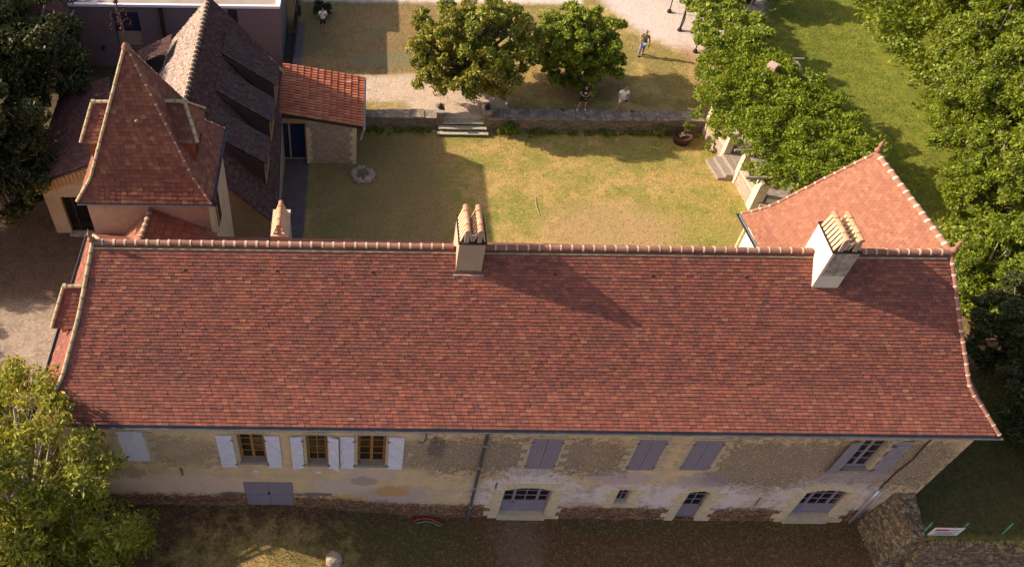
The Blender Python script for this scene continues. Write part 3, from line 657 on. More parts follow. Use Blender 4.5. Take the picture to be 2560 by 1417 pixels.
# stone surrounds
def surround(k, rise=0.0, out=.30, base=None, mat='quoin', lab=None, top=.3, jamb=True):
    x0, x1, z0, z1 = OPEN[k]; b = MB(); y0, y1 = -.03, .235; zb = base if base is not None else z0; rg = random.Random(len(k)*7+int(x0*10))
    zs = z1-rise; i = 0; z = zb
    while z < zs-.02 and jamb:
        h = min(rg.uniform(.24, .34), zs-z)
        if zs-z-h < .1: h = zs-z
        for s in (0, 1):
            wd = out+(.13 if (i+s) % 2 else -.06)+rg.uniform(-.03, .03)
            a, c = (x0-wd, x0+.012) if s == 0 else (x1-.012, x1+wd)
            b.box(a, c, y0-rg.uniform(0, .006), y1, z+.008, z+h-.008)
        z += h; i += 1
    n = 9 if x1-x0 > 1.2 else 5; cx = (x0+x1)/2; hw = (x1-x0)/2
    for i in range(n):
        a0, a1 = -1+2*i/n, -1+2*(i+1)/n
        f = lambda a: zs+rise*(1-a*a)
        zt = z1+top+rg.uniform(-.02, .02)
        sp = 1.0+out*.55/hw
        b.hexa([(cx+hw*a0+.006, y0, f(a0)), (cx+hw*a1-.006, y0, f(a1)), (cx+hw*a1*sp-.006, y0, zt-.25*rise*abs(a1)), (cx+hw*a0*sp+.006, y0, zt-.25*rise*abs(a0))],
               [(cx+hw*a0+.006, y1, f(a0)), (cx+hw*a1-.006, y1, f(a1)), (cx+hw*a1*sp-.006, y1, zt-.25*rise*abs(a1)), (cx+hw*a0*sp+.006, y1, zt-.25*rise*abs(a0))])
    o = b.build('stone_surround', MT[mat], house)
    if lab: tag(o, lab)
    return o
surround('d1', .22, .42, .32); surround('d2', .14, .38, .32); surround('d3', .22, .42, .32); surround('sw', .05, .34, 1.35, top=.22)
for k in ('w1', 'w2', 'w3', 's1'): surround(k, 0, .14, mat='quoin2', top=.2)
for k in ('g1', 'g2', 'g3', 'w4'): surround(k, 0, .15, mat='quoin2', top=.12)
for k, z in (('d1', .32), ('d3', .32), ('sw', 1.35)):
    x0, x1, z0, _ = OPEN[k]; MB().box(x0-.02, x1+.02, -.1 if k != 'sw' else -.03, .22, z, z0+.01).build('doorstep' if k != 'sw' else 'sill', MT['quoin2'], house)
for k in ('w1', 'w2', 'w3', 'w4'):
    x0, x1, z0, _ = OPEN[k]; MB().box(x0-.04, x1+.04, -.08, .2, z0-.12, z0+.005).build('sill', MT['deck'], house)
def casement(name, k, mat, leaves, cols, rows, solid=0.0, yy=.13, widths=None, lab=None, rise=0, bar=.03, st=.05):
    x0, x1, z0, z1 = OPEN[k]; z0 += .005; fr = MB(); gl = MB(); y0, y1 = yy, yy+.05
    fr.box(x0, x0+st, y0, y1+.03, z0, z1); fr.box(x1-st, x1, y0, y1+.03, z0, z1); fr.box(x0+st, x1-st, y0, y1+.03, z0, z0+st); fr.box(x0+st, x1-st, y0, y1+.03, z1-st, z1)
    ws = widths or [1.0/leaves]*leaves; x = x0+st; T = x1-x0-2*st
    for li, wd in enumerate(ws):
        a, c = x, x+wd*T; x = c; nc = cols if not hasattr(cols, '__len__') else cols[li]
        fr.box(a, a+st, y0-.015, y1, z0+st, z1-st); fr.box(c-st, c, y0-.015, y1, z0+st, z1-st)
        fr.box(a+st, c-st, y0-.014, y1, z0+st, z0+st*2); fr.box(a+st, c-st, y0-.014, y1, z1-2*st, z1-st)
        zb = z0+2*st
        if solid:
            zp = z0+solid*(z1-z0); fr.box(a+st, c-st, y0+.005, y1-.005, zb, zp); fr.box(a+st, c-st, y0-.012, y1-.002, zp, zp+st); zb = zp+st
        for r_ in range(1, rows):
            zz = zb+(z1-2*st-zb)*r_/rows; fr.box(a+st, c-st, y0-.005, y1-.012, zz-bar/2, zz+bar/2)
        for q in range(1, nc):
            xx = a+st+(c-a-2*st)*q/nc; fr.box(xx-bar/2, xx+bar/2, y0-.008, y1-.010, zb, z1-2*st)
        gl.box(a+st, c-st, y0+.02, y0+.03, zb, z1-2*st)
    o = fr.build(name, MT[mat], house); gl.build('pane', MT['glass'], o)
    if lab: tag(o, lab)
    return o
casement('window', 'w1', 'oak', 2, 1, 4, lab='oak window left of the facade'); casement('window', 'w2', 'oak', 1, 2, 4, lab='narrow oak window'); casement('window', 'w3', 'oak', 2, 1, 4, lab='wide oak window')
casement('window', 'w4', 'greylight', 2, 1, 4, lab='grey window between open shutters')
d = casement('door', 'd1', 'grey', 3, (1, 2, 1), 3, .40, widths=(.24, .52, .24), lab='glazed grey door with side lights'); MB().tube([(5.72,.09,1.55),(5.72,.04,1.55),(5.78,.04,1.55)], .015, 6).build('handle', MT['iron'], d)
casement('window', 'sw', 'grey', 1, 2, 2, 0, lab='tiny arched window')
d = casement('door', 'd2', 'grey', 1, 2, 3, .42, lab='narrow arched grey door'); MB().tube([(12.7,.09,1.5),(12.7,.04,1.5),(12.64,.04,1.5)], .015, 6).build('handle', MT['iron'], d)
casement('door', 'd3', 'grey', 3, (1, 2, 1), 3, .34, widths=(.24, .52, .24), lab='wide arched grey glazed door')
# shutters
def shutter(x0, x1, z0, z1, mat, brace=True, ang=0.0, hinge=0, closed=False, lab=None, y=-.05):
    b = MB(); n = max(3, round((x1-x0)/.12)); wd = (x1-x0)/n
    for i in range(n): b.box(x0+i*wd+.004, x0+(i+1)*wd-.004, y, y+.028, z0, z1)
    b.box(x0, x1, y+.006, y+.022, z0+.01, z1-.01)
    if brace:
        for z in (z0+.22, (z0+z1)/2, z1-.25): b.box(x0+.01, x1-.01, y-.022, y-.001, z-.04, z+.04)
        s = 1 if hinge == 0 else -1
        for za, zb in ((z0+.27, (z0+z1)/2-.05), ((z0+z1)/2+.05, z1-.3)):
            b.bar((x0+.04 if s > 0 else x1-.04, y-.012, zb), (x1-.04 if s > 0 else x0+.04, y-.012, za), .05, .018, up=(0, 1, 0))
    if ang:
        px = x1 if hinge else x0; ca, sa = math.cos(ang), math.sin(ang)
        b.v = [(px+(v[0]-px)*ca-(v[1]-y)*sa, y+(v[0]-px)*sa+(v[1]-y)*ca, v[2]) for v in b.v]
    o = b.build('shutter', MT[mat], house)
    h = MB(); hx = (x1 if hinge else x0)
    for z in (z0+.25, z1-.25): h.box(hx-.05, hx+.05, y-.035, y-.024, z-.02, z+.02)
    h.build('hinge', MT['rust'] if closed else MT['iron'], o)
    if lab: tag(o, lab)
    return o
for x0, x1, a, hg in ((-4.73,-4.20,.0,1),(-3.11,-2.63,0,0),(-2.27,-1.88,.12,1),(-1.02,-.66,-.3,0),(-.63,-.15,0,1),(1.0,1.51,0,0)):
    shutter(x0, x1, 4.1, 6.23, 'white', True, a, hg)
shutter(-8.0,-7.545,4.33,6.35,'white',False,closed=True,y=.02); shutter(-7.535,-7.08,4.33,6.35,'white',False,hinge=1,closed=True,y=.02)
for k in ('g1', 'g2', 'g3'):
    x0, x1, z0, z1 = OPEN[k]; m_ = (x0+x1)/2
    shutter(x0+.01, m_-.006, z0+.01, z1-.01, 'grey', False, closed=True, y=.0, lab='closed grey shutter'); shutter(m_+.006, x1-.01, z0+.01, z1-.01, 'grey', False, hinge=1, closed=True, y=.0, lab='closed grey shutter')
shutter(16.10,16.57,4.26,6.36,'greylight',False,.22,1,lab='open grey shutter'); shutter(17.66,18.2,4.26,6.36,'greylight',True,0,0,lab='open grey shutter')
x0, x1, z0, z1 = OPEN['gar']
for s in (0, 1):
    a = x0+.01 if s == 0 else (x0+x1)/2+.006; c = (x0+x1)/2-.006 if s == 0 else x1-.01
    b = MB(); n = 6; wd = (c-a)/n
    for i in range(n): b.box(a+i*wd+.003, a+(i+1)*wd-.003, .04, .07, z0, z1-.01-.05*abs((i+.5+(0 if s else -6))/6)**2*2)
    b.box(a, c, .03, .038, z0+.85, z0+.88); b.box(a, c, .05, .066, z0+.01, z1-.12)
    o = b.build('door', MT['grey'], house); tag(o, 'boarded grey store door leaf')
MB().box(-3.30,-3.22,.0,.03,2.0,2.1).build('lock', MT['iron'], house)
# rubble stones standing proud of the wall foot
rg = random.Random(91); b = MB()
for _ in range(900):
    x = rg.uniform(-9.8, 19.6); g0 = gh(x, -.2); z = g0+abs(rg.gauss(0, .38)); 
    if z > g0+.75 or any(o[0]-.75 < x < o[1]+.75 for k, o in OPEN.items() if k in ('d1', 'd2', 'd3')) or any(o[0]-.1 < x < o[1]+.1 for k, o in OPEN.items() if k == 'gar'): continue
    w_, h_, d_ = rg.uniform(.05, .16), rg.uniform(.03, .08), rg.uniform(.01, .05)
    b.hexa([(x-w_,.005,z-h_),(x+w_,.005,z-h_*.8),(x+w_*.9,.005,z+h_),(x-w_*.8,.005,z+h_*.9)][::-1], [(x-w_*.8,-d_,z-h_*.7),(x+w_*.7,-d_,z-h_*.6),(x+w_*.7,-d_*.9,z+h_*.7),(x-w_*.6,-d_,z+h_*.6)][::-1])
b.box(-9.8, 19.6, .008, .016, .35, .38); b.build('foot_stones', MT['foot'], house)
# ------------------------------------------------------------------ tower
tower = empty('stone_tower', (-7.8, 9.9, 0), 'square tower with steep pyramid roof and iron finial behind the left end of the manor', 'tower')
b = MB(); b.box(-10.05, -5.62, 7.95, 11.75, -.3, 9.15); b.build('wall', MT['render'], tower)
TX0, TX1, TY0, TY1, TZ = -10.26, -5.43, 7.73, 11.92, 9.2
AP = (-7.86, 9.8, 14.42)
K = [(TX0,TY0,TZ),(-9.68,8.17,9.98)], [(TX1,TY0,TZ),(-6.02,8.17,9.98)], [(TX1,TY1,TZ),(-6.02,11.45,9.98)], [(TX0,TY1,TZ),(-9.68,11.45,9.98)]
K = [k+[AP] for k in K]; bs = []
for i in range(4): bs += tiles(K[i], K[(i+1) % 4], .155, .20, .028 if i == 0 else .014, 1.0 if i == 0 else .5, .006 if i == 0 else .004, seed=30+i)
troof = merge(*bs[0::2]).build('roof', MT['tile_tower'], tower); merge(*bs[1::2]).build('roof_deck', MT['under'], troof)
for i in range(4):
    tb, mb = ridge_tiles([(p[0], p[1], p[2]+.02) for p in K[i]], (.07 if i in (0, 3) else .04), .36, (.05 if i in (0, 3) else .04), 0, 40+i); tb.build('ridge_cap', MT['hip' if i in (0, 3) else 'ridge'], troof); mb.build('mortar', MT['olive_mortar' if i in (0, 3) else 'mortar'], troof)
MB().lathe((-7.86,9.8,14.25), [(.17,0),(.15,.12),(.09,.22),(.04,.27)], 12).build('roof_cap', MT['ridge'], troof, smooth=True)
f = MB(); bx_, by_ = -7.86, 9.8
f.tube([(bx_,by_,14.5),(bx_+.02,by_,15.2),(bx_+.02,by_,16.3)], .022, 8)
for k in range(4):
    a = k*math.pi/2+.5; c_, s_ = math.cos(a), math.sin(a)
    for zz, L in ((15.15, .26), (15.5, .2)):
        f.tube([(bx_+c_*r_*L, by_+s_*r_*L, zz+h) for r_, h in ((0,0),(.5,.16),(1.0,.2),(1.35,.08),(1.2,-.02))], .013, 6)
        f.lathe((bx_+c_*1.2*L, by_+s_*1.2*L, zz-.06), [(.005,0),(.035,.03),(.005,.07)], 6)
f.lathe((bx_,by_,15.0), [(.01,0),(.07,.06),(.01,.12)], 8); f.lathe((bx_,by_,15.95), [(.01,0),(.09,.04),(.07,.1),(.01,.16)], 8)
f.build('finial', MT['rust'], tower)
MB().lathe((-7.75,8.75,12.1), [(.06,0),(.06,.03),(.03,.06)], 8).build('roof_vent', MT['deck'], troof)
tag(dormer('dormer', tower, 0, 9.8, 12.05, 9.9, .95, -9.0, -9.5, -1, 'tile_tower', 'redwood'), 'left tower dormer')
tag(dormer('dormer', tower, 0, 9.8, 12.12, 9.9, .95, -6.7, -6.25, 1, 'tile_tower', 'redwood'), 'right tower dormer')
gutter((TX0,TY0-.06,TZ-.02), (TX1+.08,TY0-.06,TZ-.02), tower, .055, 'zinc'); gutter((TX1+.06,TY0,TZ-.02), (TX1+.06,TY1,TZ-.02), tower, .055, 'zinc')
MB().box(-5.60,-5.57,9.1,9.75,6.6,8.4).build('window_frame', MT['tanwood'], tower); MB().box(-5.565,-5.555,9.2,9.65,6.7,8.3).build('pane', MT['glass'], tower)
b = MB(); b.lathe((-5.35,7.85,9.0), [(.06,0),(.12,.06),(.12,.2),(.05,.26)], 8); b.build('wall_lamp', MT['iron'], tower)
MB().tube([(-5.8,7.86,9.05),(-5.75,7.86,8.4),(-5.78,7.88,7.2)], .03, 6).build('downpipe', MT['deck'], tower)
# link roof between tower and house
link_ = empty('link_roof', (-7.4, 7.3, 7.2), 'small hipped link roof of smooth red tiles against the tower wall', 'roof')
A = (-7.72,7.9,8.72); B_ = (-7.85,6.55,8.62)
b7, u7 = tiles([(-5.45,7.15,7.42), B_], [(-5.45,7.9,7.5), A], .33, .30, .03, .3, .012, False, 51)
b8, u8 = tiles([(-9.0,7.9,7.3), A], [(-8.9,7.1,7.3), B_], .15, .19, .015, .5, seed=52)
b7.build('roof', MT['tile_panel'], link_); tag(b8.build('roof', MT['tile_sunlit'], link_), 'sunlit side of the link roof'); merge(u7, u8).build('roof_deck', MT['under'], link_)
tb, mb = ridge_tiles([B_, A], .09, .25, .08, .03, 53); tb.build('ridge_cap', MT['ridge'], link_); mb.build('mortar', MT['lichen'], link_)
# ------------------------------------------------------------------ old barn
barn = empty('old_barn', (-7.6, 18, 0), 'old barn with steep weathered grey tiled roof and long shed dormers', 'barn')
b = MB(); b.box(-11.0, -4.15, 12.9, 23.9, -.3, 3.3)
b.prism([(-11.0,12.9,3.3),(-4.15,12.9,3.3),(-7.62,12.9,7.7)], (0,.25,0)); b.prism([(-11.0,23.6,3.3),(-4.15,23.6,3.3),(-7.66,23.6,7.6)], (0,.25,0)); b.build('wall', MT['barnwall'], barn)
RN, RFa = (-7.62,12.3,7.9), (-7.62,23.5,7.9)
EN = [(-3.85,12.5,3.3),(-4.4,12.45,3.95),RN]; EF = [(-4.4,24.4,3.3),(-4.75,24.1,3.95),RFa]
WN = [(-11.6,12.4,3.6),(-10.6,12.4,4.3),RN]; WF = [(-11.7,24.2,3.6),(-10.6,24.0,4.3),RFa]
b9, u9 = tiles(EN, EF, .125, .19, .03, 2.2, .008, seed=61); b10, u10 = tiles(WF, WN, .135, .19, .028, 2.2, .008, seed=62)
broof = b9.build('roof', MT['tile_old'], barn); tag(b10.build('roof', MT['tile_old_sunlit'] if 'tile_old_sunlit' in MT else MT['tile_old'], barn), 'lighter sunlit west slope'); merge(u9, u10).build('roof_deck', MT['under'], broof)
tb, mb = ridge_tiles([RN, RFa], .1, .33, .05, .02, 63); tb.build('ridge_cap', MT['tile_old'], broof); mb.build('mortar', MT['lichen'], broof)
for (y0, y1) in ((20.1, 21.9), (17.3, 19.1), (14.4, 16.2)):
    # shed dormer: roof flatter than the slope, dark opening at its outer end
    xi, zi, xo, zo = -6.75, 6.84, -4.25, 5.15
    bb, ub = tiles([(xo,y0,zo),(xi,y0+.2,zi)], [(xo,y1,zo),(xi,y1+.2,zi)], .20, .22, .03, 2.0, .008, seed=int(y0*3), stag=False)
    dm = bb.build('shed_dormer', MT['tile_slab'], barn); ub.build('roof_deck', MT['under'], dm)
    for ya in (y0+.08, y1-.16):
        ck = MB(); ck.prism([(xi+.1,ya,zi-.12),(xo-.15,ya,zo+.03),(xo-.15,ya,3.9)], (0,.08,0)); ck.build('cheek', MT['cheek'], dm)
    fr = MB(); fr.box(xo-.2, xo-.12, y0+.1, y0+.22, 3.9, 4.95); fr.box(xo-.2, xo-.12, y1-.22, y1-.1, 3.9, 4.95); fr.box(xo-.2, xo-.12, y0+.22, y1-.22, 3.9, 4.05); fr.box(xo-.2, xo-.12, y0+.22, y1-.22, 4.83, 4.95); fr.box(xo-.2, xo-.12, (y0+y1)/2-.04, (y0+y1)/2+.04, 4.05, 4.83)
    fr.build('window', MT['tanwood'], dm); MB().box(xo-.24, xo-.22, y0+.15, y1-.15, 4.0, 4.9).build('pane', MT['glass'], dm)
bb, ub = tiles([(-11.6,23.1,5.0),(-9.7,23.2,5.95)], [(-11.6,21.7,5.0),(-9.7,21.7,5.95)], .13, .19, .03, 2, .008, seed=71)
dm = tag(bb.build('shed_dormer', MT['tile_old'], barn), 'shed dormer on the west slope'); ub.build('roof_deck', MT['under'], dm); MB().box(-11.2,-10.0,21.8,23.0,4.2,4.85).build('cheek', MT['under'], dm)
gutter((-3.8,12.5,3.25), (-4.33,24.4,3.25), barn, .05, 'zinc')
MB().tube([(-3.95,12.75,3.1),(-4.1,12.85,2.8),(-4.1,12.85,.05)], .045, 8).build('downpipe', MT['zinc'], barn)
# ------------------------------------------------------------------ stone annex with canal tile roof
anx = empty('stone_annex', (-2.2, 22.4, 0), 'small stone annex with bright orange canal tile roof beside the retaining wall', 'outbuilding')
b = MB(); b.box(-2.93, -.33, 20.3, 20.65, -.2, 2.5); b.prism([(-2.93,20.3,2.5),(-.33,20.3,2.5),(-2.93,20.3,3.02)], (0,.35,0)); b.box(-.65,-.33,20.65,24.1,-.2,2.45); b.box(-4.2,-.65,23.8,24.1,-.2,2.7)
b.build('wall', MT['rubble_pale'], anx)
b = MB(); b2_ = MB(); z = 0.0; i = 0
while z < 2.35:
    h = .27; b.box(-.33-(.34 if i % 2 else .2), -.32, 20.285, 20.5, z, z+h-.012); b2_.box(-2.94, -2.94+(.3 if i % 2 else .2), 20.285, 20.5, z, z+h-.012); z += h; i += 1
b.build('corner_stones', MT['quoin'], anx); b2_.build('corner_stones', MT['quoin'], anx)
MB().box(-4.4,-2.9,20.25,20.45,2.75,3.0).build('lintel', MT['tanwood'], anx)
OPEN['gd'] = (-4.35,-2.95,.12,2.6)
def casement_at(k, mat, y, parent, leaves=2, glass='glass', st=.08):
    x0, x1, z0, z1 = OPEN[k]; fr = MB(); gl = MB()
    fr.box(x0, x0+st, y, y+.08, z0, z1); fr.box(x1-st, x1, y, y+.08, z0, z1); fr.box(x0+st, x1-st, y, y+.08, z0, z0+st); fr.box(x0+st, x1-st, y, y+.08, z1-st, z1)
    for i in range(1, leaves): xx = x0+(x1-x0)*(.38 if leaves == 2 else i/leaves); fr.box(xx-st*.6, xx+st*.6, y-.01, y+.07, z0+st, z1-st)
    gl.box(x0+st, x1-st, y+.04, y+.05, z0+st, z1-st); o = fr.build('glazed_door', MT[mat], parent); gl.build('pane', MT[glass], o); return o
casement_at('gd', 'deck', 20.5, anx, 2, 'glassblue'); MB().box(-4.5,-2.95,20.2,20.7,-.05,.1).build('doorstep', MT['zinc'], anx)
rt = MB(); rg = random.Random(9)
ny, nxx = 19, 12; P0, P1 = Vector((-4.35, 0, 3.32)), Vector((0.02, 0, 2.48))
for j in range(ny):
    for side in (0, 1):
        for i in range(nxx):
            u0_, u1_ = i/nxx, (i+1.12)/nxx
            y = 20.32+(j+.5)*(4.25/ny)+rg.uniform(-.008, .008)
            a = P0.lerp(P1, u1_)+Vector((0, y, .028+rg.uniform(-.004, .012))); c = P0.lerp(P1, u0_)+Vector((0, y, .0+rg.uniform(-.004, .008)))
            if side == 0: rt.barrel(a, c, .088, n=5, sag=.18)
rt.build('roof', MT['tile_orange'], anx); MB().hexa([(-4.35,20.25,3.24),(.0,20.25,2.42),(.0,24.6,2.42),(-4.35,24.6,3.24)],[(-4.35,20.25,3.33),(.0,20.25,2.50),(.0,24.6,2.50),(-4.35,24.6,3.33)]).build('roof_deck', MT['tile_orange_dark'] if 'tile_orange_dark' in MT else MT['under'], anx)
gutter((.08,20.2,2.42), (.1,24.6,2.42), anx, .055, 'zinc_pale'); MB().tube([(.08,20.3,2.36),(.0,20.3,2.1),(-.1,20.25,1.7)], .05, 8).build('downpipe', MT['zinc_pale'], anx)
# ------------------------------------------------------------------ brown roofed annex at the left
sh = empty('brown_annex', (-13.4, 18, 0), 'low annex with brown tiled roof and black glazed door left of the tower', 'outbuilding')
OPEN['ad'] = (-14.35,-13.12,.03,2.45)
b = wall_holes(14.95, -15.1, -11.3, -.3, 3.3, [OPEN['ad']], .25); b.prism([(-15.1,14.96,3.3),(-11.3,14.96,3.3),(-11.3,14.96,4.95)], (0,.2,0)); b.box(-15.1,-14.9,14.97,21.4,-.3,3.2); b.build('wall', MT['render'], sh)
MB().box(-15.1,-12.9,21.2,21.4,-.3,3.3).build('rear_wall', MT['render'], sh)
casement_at('ad', 'iron', 15.1, sh, 2, 'glass'); MB().box(-14.4,-13.0,14.7,15.0,-.05,.06).build('doorstep', MT['greystone'], sh)
bb, ub = tiles([(-15.65,21.6,3.35),(-12.9,21.6,4.45)], [(-15.45,14.75,3.35),(-11.2,14.75,5.2)], .17, .24, .035, 1, .01, seed=81)
r_ = bb.build('roof', MT['tile_brown'], sh); ub.build('roof_deck', MT['under'], r_)
b = MB()
for i in range(20):
    xx = -15.3+i*.2; zz = 3.30+(xx+15.3)*.425; b.box(xx, xx+.17, 14.80, 14.83, zz-.55, zz-.02)
b.build('gable_boards', MT['tanwood'], sh)
# ------------------------------------------------------------------ timber clad building
tb_ = empty('timber_clad_building', (-10.8, 33, 0), 'flat roofed modern building clad in purplish brown horizontal boards', 'building')
b = MB(); OPEN['t1'] = (-14.35,-12.85,1.4,3.7); OPEN['t2'] = (-7.75,-7.2,1.7,3.95)
b = wall_holes(28.700, -16.6, -4.78, -1.2, 4.1, [OPEN['t1'], OPEN['t2']], .2); b.poly([(-16.6,28.700,-1.2),(-16.6,28.700,4.1),(-16.6,38,4.1),(-16.6,38,-1.2)]); b.build('wall', MT['clad'], tb_)
MB().poly([(-4.78,28.700,-1.2),(-4.78,33,-1.2),(-4.78,33,4.1),(-4.78,28.700,4.1)]).build('side_wall', MT['zinc'], tb_)
MB().box(-14.35,-12.85,28.820,28.840,1.4,3.7).build('window', MT['glassblue'], tb_); MB().box(-14.3,-12.9,28.800,28.815,1.45,2.45).build('blind', MT['deck'], tb_)
MB().box(-14.35,-12.85,28.760,28.810,2.45,2.51).build('window_frame', MT['iron'], tb_)
MB().box(-7.75,-7.2,28.820,28.840,1.7,3.95).build('window', MT['glassblue'], tb_)
MB().tube([(-11.5,28.600,4.0),(-11.55,28.600,2.6),(-11.5,28.600,-1)], .12, 8).build('downpipe', MT['iron'], tb_)
MB().box(-16.7,-4.85,28.720,40,4.05,4.11).build('roof', MT['render_grey'] if 'render_grey' in MT else MT['greystone'], tb_)
b = MB(); b.box(-16.65,-4.75,28.580,28.760,4.10,4.25); b.box(-4.99,-4.73,28.760,40,4.10,4.25); b.box(-16.65,-16.45,28.760,40,4.10,4.25); b.build('fascia', MT['white'], tb_)
MB().tube([(-15.3,28.600,1.4),(-15.3,28.500,1.4)], .12, 8).build('wall_lamp', MT['iron'], tb_)
# beige house behind
bh = empty('beige_house', (-6.5, 36, .75), 'beige house wall with dark blue windows behind the timber clad building', 'house')
OPEN.pop('x', None)
b = MB(); b.box(-9,-4.4,33.0,42,0,4.5); b.build('wall', MT['beige'], bh)
for (ya, yb, za, zb) in ((33.2,33.9,1.2,3.0),(34.6,35.6,1.2,3.0),(36.5,37.5,1.2,3.0)):
    o = MB().box(-4.41,-4.36,ya,yb,za,zb).build('window', MT['deck'], bh); MB().box(-4.355,-4.345,ya+.08,yb-.08,za+.08,zb-.08).build('pane', MT['glassblue'], o)
tag(MB().box(-4.15,-3.95,33.2,33.4,.78,1.35).box(-4.12,-3.98,33.23,33.37,1.35,1.42).build('red_post', MT['rust']), 'small red box standing at the corner of the beige house', 'post box')
# roof corner, top left
rc = empty('corner_house', (-20, 32, 0), 'corner of a dark red tiled roof with pale gutter behind the big tree', 'house')
bb, ub = tiles([(-16.6,27.0,3.9),(-20,29.5,5.6)], [(-16.2,34,3.9),(-20,34,5.6)], .17, .24, .03, seed=83); r_ = bb.build('roof', MT['tile_brown'], rc); ub.build('roof_deck', MT['under'], r_)
bb, ub = tiles([(-24,27.0,3.9),(-20,29.5,5.6)], [(-16.6,27,3.9),(-20,29.5,5.6)], .17, .24, .03, seed=84); r_ = bb.build('roof', MT['tile_brown'], rc); ub.build('roof_deck', MT['under'], r_)
MB().box(-24,-17.0,27.4,34,-.5,3.9).build('wall', MT['barnwall'], rc); gutter((-16.5,27.0,3.85), (-16.1,34,3.85), rc, .06, 'zinc_pale')
MT['leaf_straw'] = leaf_mat('straw_leaf', [(0,(.30,.24,.10)),(.5,(.45,.36,.18)),(1,(.36,.40,.12))], .3)
# ------------------------------------------------------------------ vegetation
def leaf_mesh(name, C, size, rs, up=.5, outward=None, aspect=.5):
    """many small pointed leaves, one four-cornered face each, at the points C"""
    n = len(C); d = rs.normal(size=(n, 3)); d[:, 2] -= .25; d /= np.linalg.norm(d, axis=1, keepdims=True)
    nm = rs.normal(size=(n, 3))*.75; nm[:, 2] += up
    if outward is not None: nm += outward*.7
    w = np.cross(nm, d); w /= np.linalg.norm(w, axis=1, keepdims=True)+1e-9
    s = (size*(.65+.7*rs.random(n)))[:, None]
    V = np.stack([C-d*s*.5, C+w*s*aspect*.5-d*s*.05, C+d*s*.5, C-w*s*aspect*.5-d*s*.05], 1).reshape(-1, 3).astype(np.float32)
    me = bpy.data.meshes.new(name); me.vertices.add(4*n); me.vertices.foreach_set('co', V.ravel())
    me.loops.add(4*n); me.loops.foreach_set('vertex_index', np.arange(4*n, dtype=np.int32))
    me.polygons.add(n); me.polygons.foreach_set('loop_start', np.arange(0, 4*n, 4, dtype=np.int32)); me.polygons.foreach_set('loop_total', np.full(n, 4, dtype=np.int32))
    me.update(calc_edges=True); return me
def ball(rs, n, inner=.55):
    d = rs.normal(size=(n, 3)); d /= np.linalg.norm(d, axis=1, keepdims=True); r = inner+(1-inner)*rs.random(n)**.6
    return d*r[:, None], d
def lobes_points(rs, lobes, n, squash=.75, sub=5, inner=.45):
    """points on uneven clumps: each lobe carries several smaller tufts"""
    tot = sum(l[3]**2 for l in lobes); P = []; D = []
    for (x, y, z, r) in lobes:
        k = max(6, int(n*r*r/tot)); tufts = max(3, int(sub*(1+r)))
        tc, _ = ball(rs, tufts, .5); tc[:, 2] = np.abs(tc[:, 2])*.9-.25
        idx = rs.integers(0, tufts, k); rr_ = .30+.22*rs.random(tufts)
        q, d = ball(rs, k, inner); p = tc[idx]*.75+q*rr_[idx][:, None]
        p *= r; p[:, 2] *= squash; P.append(p+np.array([x, y, z])); D.append(d)
    return np.concatenate(P), np.concatenate(D)
def make_tree(name, loc, label, cat, H, crown, nl, nleaf, size, leaf, bark='bark', seed=0, group=None, trunk_r=.18, fork=.3, lobe=(.28, .42), squash=.75, multi=1, asp=.5, gone=None, inner=.45, limbshow=1.0, low=-.55):
    """crown = (cx, cy, cz, rx, ry, rz) local; lobes placed through that volume, a limb to each"""
    rs = np.random.default_rng(seed); rg = random.Random(seed)
    root = empty(name, loc, label, cat, group, 0.0)
    cx, cy, cz, rx, ry, rz = crown; lobes = []
    tries = 0
    while len(lobes) < nl and tries < 4000:
        tries += 1
        d = rs.normal(size=3); d /= np.linalg.norm(d); q = rs.random()**.45
        if d[2] < low: continue
        p = np.array([cx, cy, cz])+d*q*np.array([rx, ry, rz])*.82
        r = (lobe[0]+(lobe[1]-lobe[0])*rs.random())*min(rx, ry, max(rz, .7*rx))
        if gone and gone(p): continue
        if any(np.linalg.norm(p-np.array(l[:3])) < .55*(r+l[3])*.8 for l in lobes) and tries < 1500: continue
        lobes.append((*p, r))
    P, D = lobes_points(rs, lobes, nleaf, squash, 5, inner)
    me = leaf_mesh(name+'_crown', P, size, rs, .55, D, asp); link('crown', me, MT[leaf], root, True)
    t = MB(); fk = H*fork
    bases = []
    for m_ in range(multi):
        ox, oy = (rg.uniform(-.25, .25), rg.uniform(-.25, .25)) if multi > 1 else (0, 0)
        top = Vector((cx*.35+ox*2, cy*.35+oy*2, fk)); t.tube([(ox, oy, -.15), (ox*1.1, oy*1.1, fk*.15), (ox*1.4+cx*.15, oy*1.4+cy*.15, fk*.55), top], [trunk_r*1.35, trunk_r, trunk_r*.85, trunk_r*.75], 9); bases.append(top)
    for (x, y, z, r) in lobes:
        b0 = rg.choice(bases); e = Vector((x, y, z+r*.1)); mid = b0.lerp(e, .5)+Vector((rg.uniform(-.2, .2), rg.uniform(-.2, .2), rg.uniform(-.1, .25)))*min(1, r)
        t.tube([b0-Vector((0, 0, .1)), b0.lerp(mid, .6), mid, mid.lerp(e, .6), e], [trunk_r*.45, trunk_r*.36, trunk_r*.27, trunk_r*.18, trunk_r*.06], 6)
        for _ in range(3):
            e2 = e+Vector((rg.uniform(-1, 1), rg.uniform(-1, 1), rg.uniform(-.3, .7)))*r*.8*limbshow; t.tube([mid.lerp(e, .7), e2], [trunk_r*.13, trunk_r*.03], 4)
    t.build('trunk', MT[bark], root, True, True)
    return root
def copy_thing(root, loc, rz, sc, label=None):
    r = root.copy(); col.objects.link(r); r.location = loc; r.rotation_euler = (0, 0, rz); r.scale = (sc[0], sc[1], sc[2])
    if label: r['label'] = label
    for ch in list(root.children):
        c = ch.copy(); col.objects.link(c); c.parent = r
    return r
